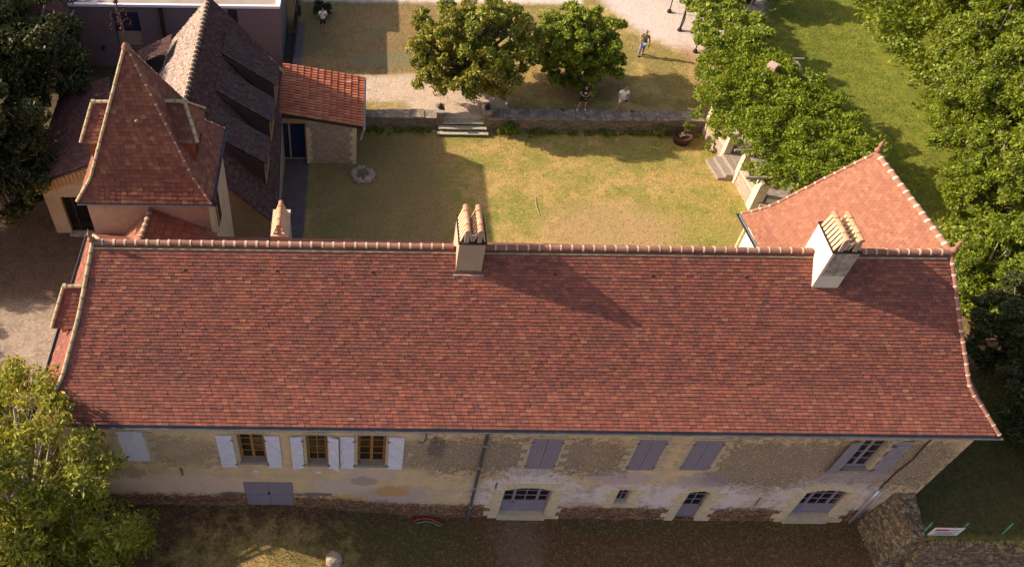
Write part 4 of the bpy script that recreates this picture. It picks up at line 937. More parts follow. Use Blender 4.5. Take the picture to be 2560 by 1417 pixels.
# magnolia, dark bush tree
make_tree('magnolia_tree', (6.3,26.0,.75), 'broad magnolia tree with glossy leaves standing above the garden steps', 'tree', 5.6, (-.45,-.5,3.0,4.5,3.7,3.5), 140, 46000, .25, 'leaf_magnolia', seed=3, trunk_r=.17, fork=.25, multi=2, lobe=(.13,.21), squash=1.0, asp=.34, low=-.85)
make_tree('bushy_tree', (12.3,26.6,.75), 'dense bushy green tree on the upper lawn behind the person in black', 'tree', 5.4, (-.3,-.1,2.4,3.0,2.6,3.1), 110, 46000, .18, 'leaf_bush', seed=5, trunk_r=.12, fork=.15, multi=3, lobe=(.15,.24), squash=1.0, low=-1.5, gone=lambda p: p[2] < .35)
# big dark trees top left
make_tree('oak_tree', (-17.9,22.6,0), 'big dark oak tree behind the brown annex, topmost at the left edge', 'tree', 9, (0,0,5.4,4.6,4.6,4.6), 70, 52000, .24, 'leaf_dark', seed=7, trunk_r=.3, lobe=(.2,.3), low=-.8)
make_tree('oak_tree', (-17.9,16.2,0), 'dark round oak tree left of the brown annex gable', 'tree', 7, (0,-.2,4.2,4.0,4.0,4.0), 60, 46000, .22, 'leaf_dark', seed=8, trunk_r=.28, lobe=(.2,.3), low=-.8)
make_tree('oak_tree', (-22.4,14.6,0), 'dark oak tree at the far left edge shading the yard', 'tree', 8, (0,0,4.6,4.2,3.2,4.4), 60, 36000, .24, 'leaf_dark', seed=9, trunk_r=.28, lobe=(.22,.34))
make_tree('oak_tree', (-26.0,9.4,0), 'oak tree outside the left edge casting dappled shade', 'tree', 6, (0,0,4.0,2.6,2.2,2.4), 12, 7000, .24, 'leaf_dark', seed=19, trunk_r=.22)
make_tree('oak_tree', (-22.5,19.0,0), 'oak tree beyond the left edge behind the round oak', 'tree', 9, (0,0,5.2,4.2,4.2,4.4), 40, 26000, .24, 'leaf_dark', seed=29, trunk_r=.28, lobe=(.22,.34))
make_tree('oak_tree', (-21.5,28.6,0), 'dark oak tree in the top left corner beside the corner house', 'tree', 9, (0,0,5.2,4.2,3.6,4.4), 40, 26000, .24, 'leaf_dark', seed=39, trunk_r=.28, lobe=(.22,.34))
# walnut bottom left
def wgone(p):
    x, y, z = p[0]-11.0, p[1]-2.6, p[2]+1.0
    if x > -10.6 and y > -1.1 and z < 7.6: return True
    if x > -10.0 and y > .6: return True
    hx, hy = x+1.77*(z-1), y-.36*(z-1)
    if -5.1 < hx < 1.2 and -3.9 < hy < -1.0: return True
    if x > -7.2 and z > 5.2: return True
    return False
make_tree('walnut_tree', (-11.0,-2.6,1.0), 'large walnut tree with yellowish leaves against the left corner of the manor', 'tree', 8, (-.2,.9,3.4,5.6,5.8,4.9), 230, 105000, .20, 'leaf_walnut', 'bark_pale', seed=12, trunk_r=.2, fork=.28, lobe=(.13,.21), squash=.95, asp=.34, gone=wgone, limbshow=1.0, low=-.9)
# woodland on the right
protos = []
GW = 'woodland trees along the right edge'
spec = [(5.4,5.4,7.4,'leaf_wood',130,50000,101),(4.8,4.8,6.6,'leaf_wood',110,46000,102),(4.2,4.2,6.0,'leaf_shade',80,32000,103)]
wpos = [ # x,y,proto,scale,label
 (36.2,29.6,0,1.0,'woodland tree with yellow green crown in the top right corner'),
 (40.5,33.0,0,1.1,'woodland tree at the top of the right edge'),
 (34.0,24.6,1,1.0,'bright woodland tree bulging over the meadow near the top right'),
 (38.0,27.0,0,1.0,'woodland tree on the right edge with bare pale twigs'),
 (31.2,19.8,0,.8,'bright woodland tree beside the end of the meadow'),
 (34.2,20.0,1,1.1,'woodland tree behind the first row, a third down the right edge'),
 (30.2,14.9,1,.9,'woodland tree where the meadow narrows to bare soil'),
 (33.5,14.6,0,1.0,'woodland tree on the right edge level with the wing finial'),
 (27.9,10.4,1,.85,'half shaded woodland tree beside the bare soil behind the wing'),
 (31.8,9.6,2,1.15,'half shaded woodland tree on the right edge level with the ridge'),
 (26.6,6.6,2,.85,'small woodland tree with lit top nearest the right hip of the manor'),
 (30.2,4.6,2,1.1,'dark woodland tree right of the manor hip, in shade'),
 (26.0,3.0,2,.85,'dark shaded tree beside the right eave of the manor'),
 (26.6,-.2,2,.8,'dark woodland tree above the fence in the lower right'),
 (30.5,-.6,2,1.0,'dark woodland tree at the right edge above the fence'),
 (33.5,37.5,2,.9,'shaded bush tree at the top of the meadow'),
 (24.9,35.0,2,.62,'small shaded bush at the top of the meadow beside the vine'),
 (40.5,27.0,0,1.0,'woodland tree beyond the right edge'),(38.5,16.0,0,1.1,'woodland tree deep in the wood on the right')]
for k, (rx, ry, h, lf, nl, nn, sd) in enumerate(spec):
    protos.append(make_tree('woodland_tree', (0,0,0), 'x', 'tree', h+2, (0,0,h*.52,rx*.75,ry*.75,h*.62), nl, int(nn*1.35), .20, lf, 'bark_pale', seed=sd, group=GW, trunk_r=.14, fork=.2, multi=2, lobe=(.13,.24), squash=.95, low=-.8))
used = [0, 0, 0]; rg = random.Random(77)
for (x, y, k, s_, lab) in wpos:
    z = gh(x, y); zk = .68 if y < 11.5 and x < 33 else 1.0
    if not used[k]:
        o = protos[k]; used[k] = 1; o.location = (x, y, z); o.scale = (s_, s_, s_*zk); o['label'] = lab
    else: copy_thing(protos[k], (x, y, z), rg.uniform(0, 6.28), (s_, s_, s_*zk*rg.uniform(.9, 1.1)), lab)
# undergrowth between the trunks of the wood
rs = np.random.default_rng(31); lob = []
for _ in range(420):
    x = rs.uniform(24.5, 44); y = rs.uniform(-1.2, 37)
    edge = 29.0+.25*math.sin(y*.7)+(.0 if y > 12 else -.26*(12-max(y, 4)))+(0 if y < 20 else 1.5)
    if x < edge: continue
    lob.append((x, y, gh(x, y)+rs.uniform(.1, 1.3), rs.uniform(.9, 1.8)))
P, D = lobes_points(rs, lob, 70000, .8); tag(link('undergrowth', leaf_mesh('undergrowth', P, .26, rs, .6, D), MT['leaf_wood']), 'tangled green undergrowth filling the wood on the right', 'undergrowth', kind='stuff')
# ------------------------------------------------------------------ vine canopy over the terrace
def in_poly(x, y, P):
    r = False; j = len(P)-1
    for i in range(len(P)):
        if (P[i][1] > y) != (P[j][1] > y) and x < (P[j][0]-P[i][0])*(y-P[i][1])/(P[j][1]-P[i][1])+P[i][0]: r = not r
        j = i
    return r
wp = [(17.6,21.3),(18.5,25.2),(19.4,27.2),(21.6,27.6),(23.6,24.9),(24.7,21.9),(25.2,18.2),(24.0,16.6),(21.0,15.4),(19.6,16.3),(18.9,18.9)]
pg = empty('wisteria_pergola', (21.5, 20.5, .6), 'thick green wisteria canopy over the terrace, carried by pale stone pillars', 'pergola')
rs = np.random.default_rng(41); lob = []
for _ in range(6000):
    x, y = rs.uniform(17.2, 25.6), rs.uniform(15, 28)
    if not in_poly(x, y, wp): continue
    r = rs.uniform(.38, .85)
    if any((x-l[0])**2+(y-l[1])**2 < (.42*(r+l[3]))**2 for l in lob): continue
    lob.append((x, y, 3.15+rs.uniform(-.15, .45), r))
for i in range(len(wp)):
    a, b_ = wp[i], wp[(i+1) % len(wp)]; L = math.hypot(b_[0]-a[0], b_[1]-a[1])
    for k in range(int(L/.55)):
        f = (k+.5)/(L/.55); lob.append((lerp(a[0], b_[0], f)+rs.uniform(-.15, .15), lerp(a[1], b_[1], f)+rs.uniform(-.15, .15), 2.75+rs.uniform(-.45, .25), rs.uniform(.3, .5)))
P, D = lobes_points(rs, lob, 62000, .8, 7); link('canopy', leaf_mesh('canopy', P, .17, rs, .5, D, .45), MT['leaf_vine'], pg).matrix_parent_inverse = Matrix.Translation(-Vector(pg.location))
b = MB()
for y in (16.6, 18.6, 20.6, 22.6, 24.6, 26.4): b.bar((18.6,y,2.72),(24.6,y,2.72),.09,.12)
for x in (19.4, 21.8, 24.2): b.bar((x,16.2,2.6),(x,26.6,2.6),.12,.12)
b.build('beam', MT['deck'], pg)
def pillar(x, y, z0, z1, w=.42, par=None, rz=0.0):
    b = MB(); b.box(x-w/2, x+w/2, y-w/2, y+w/2, z0, z1-.08); b.box(x-w/2-.05, x+w/2+.05, y-w/2-.05, y+w/2+.05, z1-.08, z1)
    return b.build('pillar', MT['quoin_pale'], par)
MT['quoin_pale'] = simple('pale_pillar_stone', (.62,.52,.40), .9, 0, .14, 5)
pillar(20.05,17.3,-.1,2.35,.5,pg); pillar(19.75,19.25,-.1,2.05,.36,pg); pillar(19.5,20.95,-.1,2.0,.36,pg); pillar(19.1,23.1,-.1,2.1,.36,pg)
for (x, y) in ((24.6,16.8),(24.6,20.5),(24.4,24.5),(21.5,26.9)): MB().box(x-.1,x+.1,y-.1,y+.1,.2,2.7).build('post', MT['deck'], pg)
# terrace floor, its edge wall, steps, planter
b = MB(); b.hexa([(20.15,16.9,-.1),(25.6,15.2,-.1),(26,23.4,-.1),(19.3,23.4,-.1)],[(20.15,16.9,.62),(25.6,15.2,.62),(26,23.4,.62),(19.3,23.4,.62)]); tag(b.build('terrace', MT['terr']) if 'terr' in MT else b.build('terrace', simple('terrace_slabs', (.34,.29,.25), .9, 0, .2, 3)), kind='structure')
tw = empty('terrace_wall', (19.8, 19.5, 0), 'low pale stone terrace wall between the pergola pillars with planting along its top', 'wall')
b = MB(); path = [(20.0,17.35),(19.75,19.25),(19.5,20.95),(19.1,23.1)]
for i in (0, 2): b.bar((*path[i], .45), (*path[i+1], .45), .30, .95)
b.build('wall', MT['rubble_pale'], tw)
b = MB()
for i in (0, 2): b.bar((*path[i], .95), (*path[i+1], .95), .36, .06)
b.build('coping', MT['quoin_pale'], tw)
b = MB(); b.bar((20.5,17.2,.75),(23.5,16.4,.75),.3,.3); b.build('planter', MT['quoin_pale'], tw)
st_ = empty('terrace_steps', (19.2, 20.1, 0), 'three long weathered wooden steps from the lawn up to the pergola terrace', 'steps')
for i, (o_, z1) in enumerate(((-.92,.18),(-.55,.38),(-.18,.60))):
    a = Vector((19.72+o_, 19.35, 0)); c = Vector((19.46+o_, 20.85, 0)); w_ = .37
    b = MB(); b.hexa([(a.x,a.y,-.1),(a.x+w_,a.y,-.1),(c.x+w_,c.y,-.1),(c.x,c.y,-.1)],[(a.x,a.y,z1),(a.x+w_,a.y,z1),(c.x+w_,c.y,z1),(c.x,c.y,z1)]); b.build('step', MT['deck'], st_)
def plant(name, loc, label, n, r, h, leaf, seed, cat='plant', group=None, size=.12, up=.2, spiky=False, asp=.3):
    rs = np.random.default_rng(seed); root = empty(name, loc, label, cat, group)
    lob = [(rs.normal()*r*.4, rs.normal()*r*.4, h*(.3+.55*rs.random()), r*rs.uniform(.3, .5)) for _ in range(max(3, int(5*r/.4)))]
    P, D = lobes_points(rs, lob, n, max(.7, h/r*.6)); P[:, 2] = np.abs(P[:, 2])
    link('foliage', leaf_mesh(name+'_leaves', P, size, rs, up, D, asp), MT[leaf], root, True)
    s = MB(); rg = random.Random(seed)
    for l in lob: s.tube([(0,0,0), (l[0]*.5, l[1]*.5, l[2]*.6), l[:3]], [.02, .015, .006], 5)
    s.build('stem', MT['bark'], root, True); return root
for i, (x, y, z, h, lf, lab) in enumerate([(19.95,18.4,.9,.7,'leaf_straw','tall straw coloured plant on the terrace wall between the two largest pillars'),(19.42,21.6,.9,.7,'leaf_straw','straw coloured reed plant on the terrace wall above the steps'),(20.3,16.9,2.2,.5,'leaf_vine','vine tuft growing over the top of the largest pillar'),(21.6,17.0,.8,.6,'leaf_bush','green plant in the planter beside the wing roof'),(18.9,21.7,0,.6,'leaf_grape','light green plant at the top end of the wooden steps'),(19.3,22.4,.9,.55,'leaf_straw','dry plant beside the farthest pillar')]):
    plant('garden_plant', (x,y,z), lab, 500, .4, h, lf, 60+i, size=.14, asp=.22)
# grape vine on thin posts, upper right
gv = empty('vine_trellis', (20.6, 31.5, .75), 'light green vine trellis on thin leaning posts along the pale gravel', 'trellis')
vp = [(18.9,27.6),(19.6,30.5),(18.6,34.0),(18.2,37.5),(21.6,37.5),(22.2,32.5),(23.0,28.0),(21.4,26.6)]
rs = np.random.default_rng(43); lob = []
for _ in range(4000):
    x, y = rs.uniform(18, 23.2), rs.uniform(26.4, 38)
    if not in_poly(x, y, vp): continue
    r = rs.uniform(.35, .7)
    if any((x-l[0])**2+(y-l[1])**2 < (.5*(r+l[3]))**2 for l in lob): continue
    lob.append((x, y, 3.0+rs.uniform(-.3, .3), r))
P, D = lobes_points(rs, lob, 30000, .8, 6); link('canopy', leaf_mesh('vine_canopy', P, .21, rs, .6, D, .6), MT['leaf_grape'], gv)
for (x, y) in ((19.33,34.1),(19.5,32.05),(19.92,29.8),(20.35,27.7)):
    MB().tube([(x,y,.7),(x-.02,y,2.9)], .035, 7).build('post', MT['iron'], gv)
b = MB(); b.tube([(19.5,32.1,.7),(19.62,32.15,1.4),(19.5,32.1,2.2),(19.7,32.2,2.9)], [.09,.08,.07,.05], 7); b.build('stem', MT['bark'], gv, smooth=True)
for i, (x, y) in enumerate(((19.33,34.1),(19.5,32.05),(19.92,29.8),(20.35,27.7))):
    MB().lathe((x,y,.72), [(.12,0),(.14,.1),(.12,.2),(.1,.22)], 10).build('post_footing', MT['iron'] if i != 3 else MT['rust'], gv)
t_ = MB(); t_.lathe((21.8,24.2,3.25), [(.28,-.2),(.27,.5),(.33,.55),(.33,.66),(.2,.67)], 4); tag(t_.build('chimney_pot', simple('pink_clay', (.55,.36,.30), .9)), 'square pinkish chimney pot poking out of the wisteria canopy', 'chimney pot')
# ------------------------------------------------------------------ retaining wall and garden steps
def rwall(x0, x1, y0, y1, z1, label):
    w_ = empty('retaining_wall', ((x0+x1)/2, (y0+y1)/2, 0), label, 'wall')
    o = rough_mesh(MB().box(x0, x1, y0+.02, y1-.03, -.2, z1-.08).build('wall', MT['rubble'], w_), .035, 5, 1, 2.0)
    b = MB(); rg = random.Random(int(x0*7)); x = x0
    while x < x1:
        L = min(rg.uniform(.5, 1.1), x1-x); b.box(x+.01, x+L-.01, y0-.04+rg.uniform(-.03,.03), y1+rg.uniform(-.05,.05), z1-.078, z1+rg.uniform(-.01,.04)); x += L
    o2 = b.build('coping', MT['coping'], w_); rough_mesh(o2, .02, 2, 2, 3); return w_
rwall(-.3, 4.2, 23.2, 23.85, .88, 'low rubble retaining wall left of the garden steps'); rwall(6.95, 19.3, 23.2, 24.0, .88, 'long low rubble retaining wall right of the garden steps')
for x, lab in ((4.25,'weathered gate pillar with small stone finial left of the garden steps'),(6.85,'weathered gate pillar with small stone finial right of the garden steps')):
    gp_ = empty('gate_pillar', (x, 23.5, 0), lab, 'pillar', 'gate pillars of the garden steps')
    MB().box(-.2,.2,-.35,.35,-.1,1.2).build('shaft', MT['rubble'], gp_, True); MB().box(-.25,.25,-.40,.40,1.202,1.28).build('cap', MT['greystone'], gp_, True)
    MB().lathe((0,0,1.28), [(.12,0),(.17,.08),(.12,.2),(.05,.28),(.03,.36)], 10).build('finial', MT['greystone_dark'] if 'greystone_dark' in MT else MT['iron'], gp_, True, True)
gs = empty('garden_steps', (5.5, 23.1, 0), 'flight of worn stone steps through the retaining wall', 'steps')
for i, (y, z, xa, xb) in enumerate(((22.62,.19,4.12,6.95),(22.86,.38,4.2,6.85),(23.1,.57,4.42,6.68),(23.34,.765,4.46,6.64))):
    o = MB().box(xa+.05, xb-.05, y+.08, y+.30, z-.3 if i else -.2, z-.062).build('riser', MT['riser'], gs); o = MB().box(xa, xb, y, y+.27, z-.06, z).build('step', MT['tread'], gs); rough_mesh(o, .01, 3, i, 3)
# weeds and shrubs at the wall foot
rg = random.Random(4)
plant('shrub', (8.1,23.0,0), 'round green shrub against the retaining wall just right of the garden steps', 1500, .62, 1.1, 'leaf_bush', 70, 'shrub', size=.13)
plant('shrub', (7.6,22.7,0), 'low light green plant in front of the shrub by the garden steps', 500, .35, .5, 'leaf_grape', 71, 'shrub', size=.12)
plant('shrub', (16.5,22.9,0), 'flowering weed clump at the wall foot left of the rusty tub', 900, .55, .6, 'leaf_grape', 72, 'shrub', size=.12)
wx = [(.8,'weeds at the wall foot beside the orange roofed annex'),(1.9,'weed clump in the shade below the left retaining wall'),(2.9,'pale weed clump below the left retaining wall, near the steps'),(9.9,'weed tuft at the wall foot below the dense bushy tree'),(11.6,'broad weed tuft at the wall foot below the person in black'),(13.4,'small weed tuft at the wall foot below the person in white'),(15.0,'weed tuft halfway between the person in white and the rusty tub')]
for i, (x, lab) in enumerate(wx): plant('weed_clump', (x,22.95+rg.uniform(-.1,.1),0), lab, 420, rg.uniform(.3,.5), rg.uniform(.25,.45), 'leaf_bush', 80+i, 'weeds', 'weeds along the retaining wall', size=.1)
tub = empty('plant_tub', (17.6,22.45,0), 'rusty round tub with a trailing plant at the foot of the retaining wall', 'plant tub')
MB().lathe((17.6,22.45,0), [(.42,0),(.52,.35),(.54,.5),(.48,.5),(.46,.42)], 16).build('pot', MT['rust'], tub, smooth=True)
plant('trailing_plant', (17.7,22.7,.45), 'green plant rising from the rusty tub', 900, .42, .75, 'leaf_bush', 90, 'plant', size=.12); plant('trailing_plant', (17.5,22.35,.40), 'straw coloured plant low in the rusty tub', 250, .25, .25, 'leaf_straw', 91, 'plant', size=.1)
for x, z, lab in ((11.1,.93,'dark moss clump on the wall coping beside the person in black'),(14.9,.93,'dark moss clump on the wall coping right of the person in white')):
    plant('moss_clump', (x,23.8,z), lab, 150, .15, .15, 'leaf_dark', int(x*9), 'plant', size=.06)
lob = []
rs = np.random.default_rng(47)
for _ in range(150):
    x = rs.uniform(-.2, 19); 
    if 4.0 < x < 7.1: continue
    lob.append((x, 23.08-abs(rs.normal())*.12, .03, rs.uniform(.1, .26)))
P, D = lobes_points(rs, lob, 7000, .9); tag(link('wall_foot_weeds', leaf_mesh('wall_foot_weeds', P, .10, rs, .4, D, .35), MT['leaf_bush']), 'low green growth along the foot of the retaining wall', 'ground cover', kind='stuff')
# fire pit
fp = empty('stone_fire_pit', (.02,19.35,0), 'ring of rough stones round a shallow pit on the lawn near the annex', 'fire pit'); rg = random.Random(8)
for k in range(13):
    a = 2*math.pi*k/13; r = .52+rg.uniform(-.05,.06); s_ = rg.uniform(.13,.25)
    o = MB().lathe((.02+r*math.cos(a), 19.35+r*math.sin(a), -.03), [(s_*.8,0),(s_,s_*.5),(s_*.7,s_*1.1),(s_*.2,s_*1.3)], 7).build('stone', MT['rubble_pale'], fp); rough_mesh(o, .03, 1, k, 5)
MB().lathe((.02,19.35,0), [(.42,.0),(.40,.03),(.1,.05)], 14).build('ash_bed', MT['bark'], fp)
plant('fire_pit_weeds', (.02,19.35,.02), 'small weeds growing between the stones of the fire pit', 260, .3, .22, 'leaf_straw', 97, 'weeds', size=.08)
# lawn bits: thin pale line drawn for a faint bare patch
tag(MB().tube([(9.05,16.55,.03),(8.95,17.2,.05),(9.0,17.9,.03)], .012, 5).build('bare_patch_line', MT['mortar']), 'thin pale line marking a faint bare patch on the sunlit lawn', 'stick')
# big dark bush in the far left lawn corner behind the white person
plant('dark_bush', (-2.55,33.2,.85), 'dark low bush at the corner of the upper lawn behind the person with raised hands', 2600, .95, .8, 'leaf_dark', 95, 'bush', size=.14)
# rubble block wall at lower right with fence
rw = empty('battered_wall', (19.3,-.8,0), 'mossy battered rubble wall leaning out from the right end of the facade', 'wall')
b = MB(); b.hexa([(18.75,-1.9,-.6),(20.3,-1.9,-.6),(20.3,.02,-.6),(18.85,.02,-.6)],[(19.62,-1.50,2.35),(20.02,-1.50,2.35),(20.0,-.02,2.75),(19.30,-.02,2.75)])
o = b.build('wall', MT['rubble_moss'], rw); rough_mesh(o, .055, 5, 3, 4.5)
rg = random.Random(33)
for (x, y, z, s_) in ((19.55,-1.42,2.36,.16),(19.85,-1.38,2.36,.17),(19.98,-1.15,2.42,.14),(19.62,-1.1,2.42,.15),(19.8,-.8,2.52,.16),(19.55,-.55,2.6,.15),(19.85,-.4,2.65,.15)):
    o = MB().lathe((x,y,z-.06), [(s_*.8,0),(s_,s_*.4),(s_*.75,s_*.8),(s_*.3,s_)], 7).build('coping_stone', MT['rubble_moss'], rw); rough_mesh(o, .04, 1, int(x*50), 5)
fw2 = empty('boundary_wall', (23,-1.75,0), 'rubble boundary wall running to the lower right corner below the wire fence', 'wall')
b = MB(); b.hexa([(20.0,-2.25,-.8),(28,-2.25,-.8),(28,-1.5,-.8),(20.0,-1.5,-.8)],[(20.0,-1.72,2.2),(28,-1.72,2.2),(28,-1.42,2.2),(20.0,-1.42,2.2)]); o = b.build('wall', MT['rubble_moss'], fw2); rough_mesh(o, .055, 6, 6, 4.5)
rs = np.random.default_rng(58); lob = [(rs.uniform(20.1, 27), -1.55+rs.normal()*.08, 2.2+rs.uniform(0,.06), rs.uniform(.06,.16)) for _ in range(110)]
P, D = lobes_points(rs, lob, 5000, .8); tag(link('wall_top_grass', leaf_mesh('wall_top_grass', P, .09, rs, .4, D, .28), MT['leaf_straw']), 'dry golden grass along the top of the boundary wall', 'grass', kind='stuff')
fe = empty('wire_fence', (22,-1.35,2.3), 'thin green posts of a wire fence on top of the boundary wall', 'fence')
px_ = [19.95,21.2,22.75,24.3,25.9]
for x in px_: MB().bar((x,-1.35,2.15),(x,-1.28,3.05),.035,.035).build('post', simple('green_paint', (.10,.33,.20), .6), fe)
b = MB()
for z in (2.4, 2.65, 2.95): b.tube([(19.95,-1.33,z),(25.9,-1.33,z)], .0025, 4)
b.build('wire', MT['iron'], fe)
sg = empty('notice_board', (20.6,-1.38,2.7), 'small white notice board with red and grey lettering wired to the fence', 'sign')
MB().box(20.06,21.1,-1.42,-1.40,2.32,2.92).build('board', MT['board'] if 'board' in MT else simple('board_white', (.72,.70,.70), .5, 0, .05), sg)
def text(s, x, z, h, mat, par, y=-1.424):
    cu = bpy.data.curves.new('lettering', 'FONT'); cu.body = s; cu.size = h; cu.extrude = .002; cu.align_x = 'CENTER'
    o = bpy.data.objects.new('lettering_tmp', cu); col.objects.link(o); o.rotation_euler = (math.pi/2, 0, 0); o.location = (x, y, z)
    dg = bpy.context.evaluated_depsgraph_get(); dg.update(); me = bpy.data.meshes.new_from_object(o.evaluated_get(dg)); me.transform(o.matrix_world if False else Matrix.Translation((x, y, z)) @ Matrix.Rotation(math.pi/2, 4, 'X'))
    bpy.data.objects.remove(o); me.materials.clear(); return link('lettering', me, mat, par)
RED = simple('red_letter', (.45,.03,.03), .6); GRY = simple('grey_letter', (.16,.15,.17), .6)
b = MB(); b.box(20.14,20.62,-1.424,-1.421,2.70,2.82); b.build('red_line', RED, sg)
b = MB()
for (xa, xb, z) in ((20.66,21.0,2.74),(20.2,20.95,2.58),(20.3,20.85,2.50),(20.18,20.98,2.42)):
    x = xa
    while x < xb-.03:
        L = .035+.05*((int(x*97) % 5)/5); b.box(x, min(x+L, xb), -1.424, -1.421, z, z+.045); x += L+.018
b.build('text_line', GRY, sg)
# standing stone and hoses at the front
o = MB().lathe((-.85,-1.95,.1), [(.30,0),(.30,.7),(.27,1.0),(.16,1.12)], 12).build('standing_stone', MT['rubble_pale'], None, smooth=True); rough_mesh(o, .05, 2, 4, 3); tag(o, 'rough standing stone at the bottom edge on the grass', 'stone')
tag(MB().tube([(2.1,-.22,.42),(2.45,-.12,.44),(2.8,-.14,.42),(3.2,-.34,.38)], .035, 8).build('red_hose', simple('red_hose', (.55,.02,.05), .5), smooth=True), 'curved red hose lying on the grass below the facade', 'hose')
tag(MB().tube([(2.2,-.32,.42),(2.55,-.24,.42),(2.85,-.27,.40),(3.1,-.40,.37)], .02, 8).build('green_hose', simple('green_hose', (.03,.40,.16), .5), smooth=True), 'thin green hose lying just below the red one', 'hose')
MBs = None
# loose stones and litter of the front verge and leaves on the gravel
rg = random.Random(15); b = MB()
for _ in range(260):
    x = rg.uniform(-8, 19); y = -abs(rg.gauss(0, .8))-.05; s_ = rg.uniform(.008,.028)
    z = gh(x, y); b.hexa([(x-s_,y-s_,z-.01),(x+s_,y-s_*.8,z-.01),(x+s_*.8,y+s_,z-.01),(x-s_*.7,y+s_,z-.01)],[(x-s_*.6,y-s_*.6,z+s_),(x+s_*.6,y-s_*.5,z+s_*.9),(x+s_*.5,y+s_*.6,z+s_),(x-s_*.5,y+s_*.6,z+s_*.8)])
tag(b.build('loose_stones', MT['deck']), 'small loose stones scattered along the foot of the facade', 'stones', kind='stuff')
rs = np.random.default_rng(51)
def scatter(n, x0, x1, y0, y1, size, mat, name, label, cat, up=.03, ok=None, vert=False):
    P = np.stack([rs.uniform(x0, x1, n), rs.uniform(y0, y1, n), np.zeros(n)], 1)
    P = np.array([p for p in P if ok is None or ok(p[0], p[1])]); P[:, 2] = [gh(p[0], p[1])+up for p in P]
    me = leaf_mesh(name, P, size, rs, 2.5 if not vert else 0, None, .6 if not vert else .25); return tag(link(name, me, MT[mat]), label, cat, kind='stuff')
scatter(1100, -4, 9, 24, 28, .055, 'leaf_litter' if 'leaf_litter' in MT else 'bark', 'fallen_leaves', 'brown fallen leaves dotted over the gravel path', 'leaves')
MT['blade'] = leaf_mat('grass_blade', [(0,(.22,.22,.045)),(.4,(.38,.31,.07)),(.8,(.52,.40,.13)),(1,(.62,.48,.2))], .25, .5)
MT['blade_green'] = leaf_mat('meadow_blade', [(0,(.07,.12,.012)),(.5,(.13,.18,.018)),(1,(.22,.24,.03))], .3, .5)
scatter(26000, -2.7, 19.2, 11.5, 23.1, .085, 'blade', 'lawn_grass', 'dry golden grass tufts of the courtyard lawn', 'grass', .02, None, True)
scatter(20000, -3.5, 19.5, 24.1, 36, .09, 'blade', 'upper_lawn_grass', 'dry grass tufts of the upper lawn', 'grass', .02, lambda x, y: not (-4.3 < x < 8.2 and y < 27.1) and not (y > 35) and (x-20.5)**2/31+(y-39)**2/81 > 1.05, True)
scatter(22000, 21, 30.5, 2, 38, .12, 'blade_green', 'meadow_grass', 'lush green grass of the meadow beyond the vine', 'grass', .03, None, True)
MT['blade_brown'] = leaf_mat('brown_blade', [(0,(.09,.05,.025)),(.5,(.18,.115,.05)),(.9,(.32,.22,.10)),(1,(.12,.14,.03))], .2, .8)
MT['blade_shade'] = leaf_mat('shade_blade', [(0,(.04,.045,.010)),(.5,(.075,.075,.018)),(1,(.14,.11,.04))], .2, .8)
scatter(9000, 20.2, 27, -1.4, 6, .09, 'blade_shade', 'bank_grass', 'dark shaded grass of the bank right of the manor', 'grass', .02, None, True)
scatter(26000, -9, 19.2, -3.2, -.15, .075, 'blade_brown', 'verge_grass', 'brown dry grass and weeds of the verge below the facade', 'grass', .02, None, True)
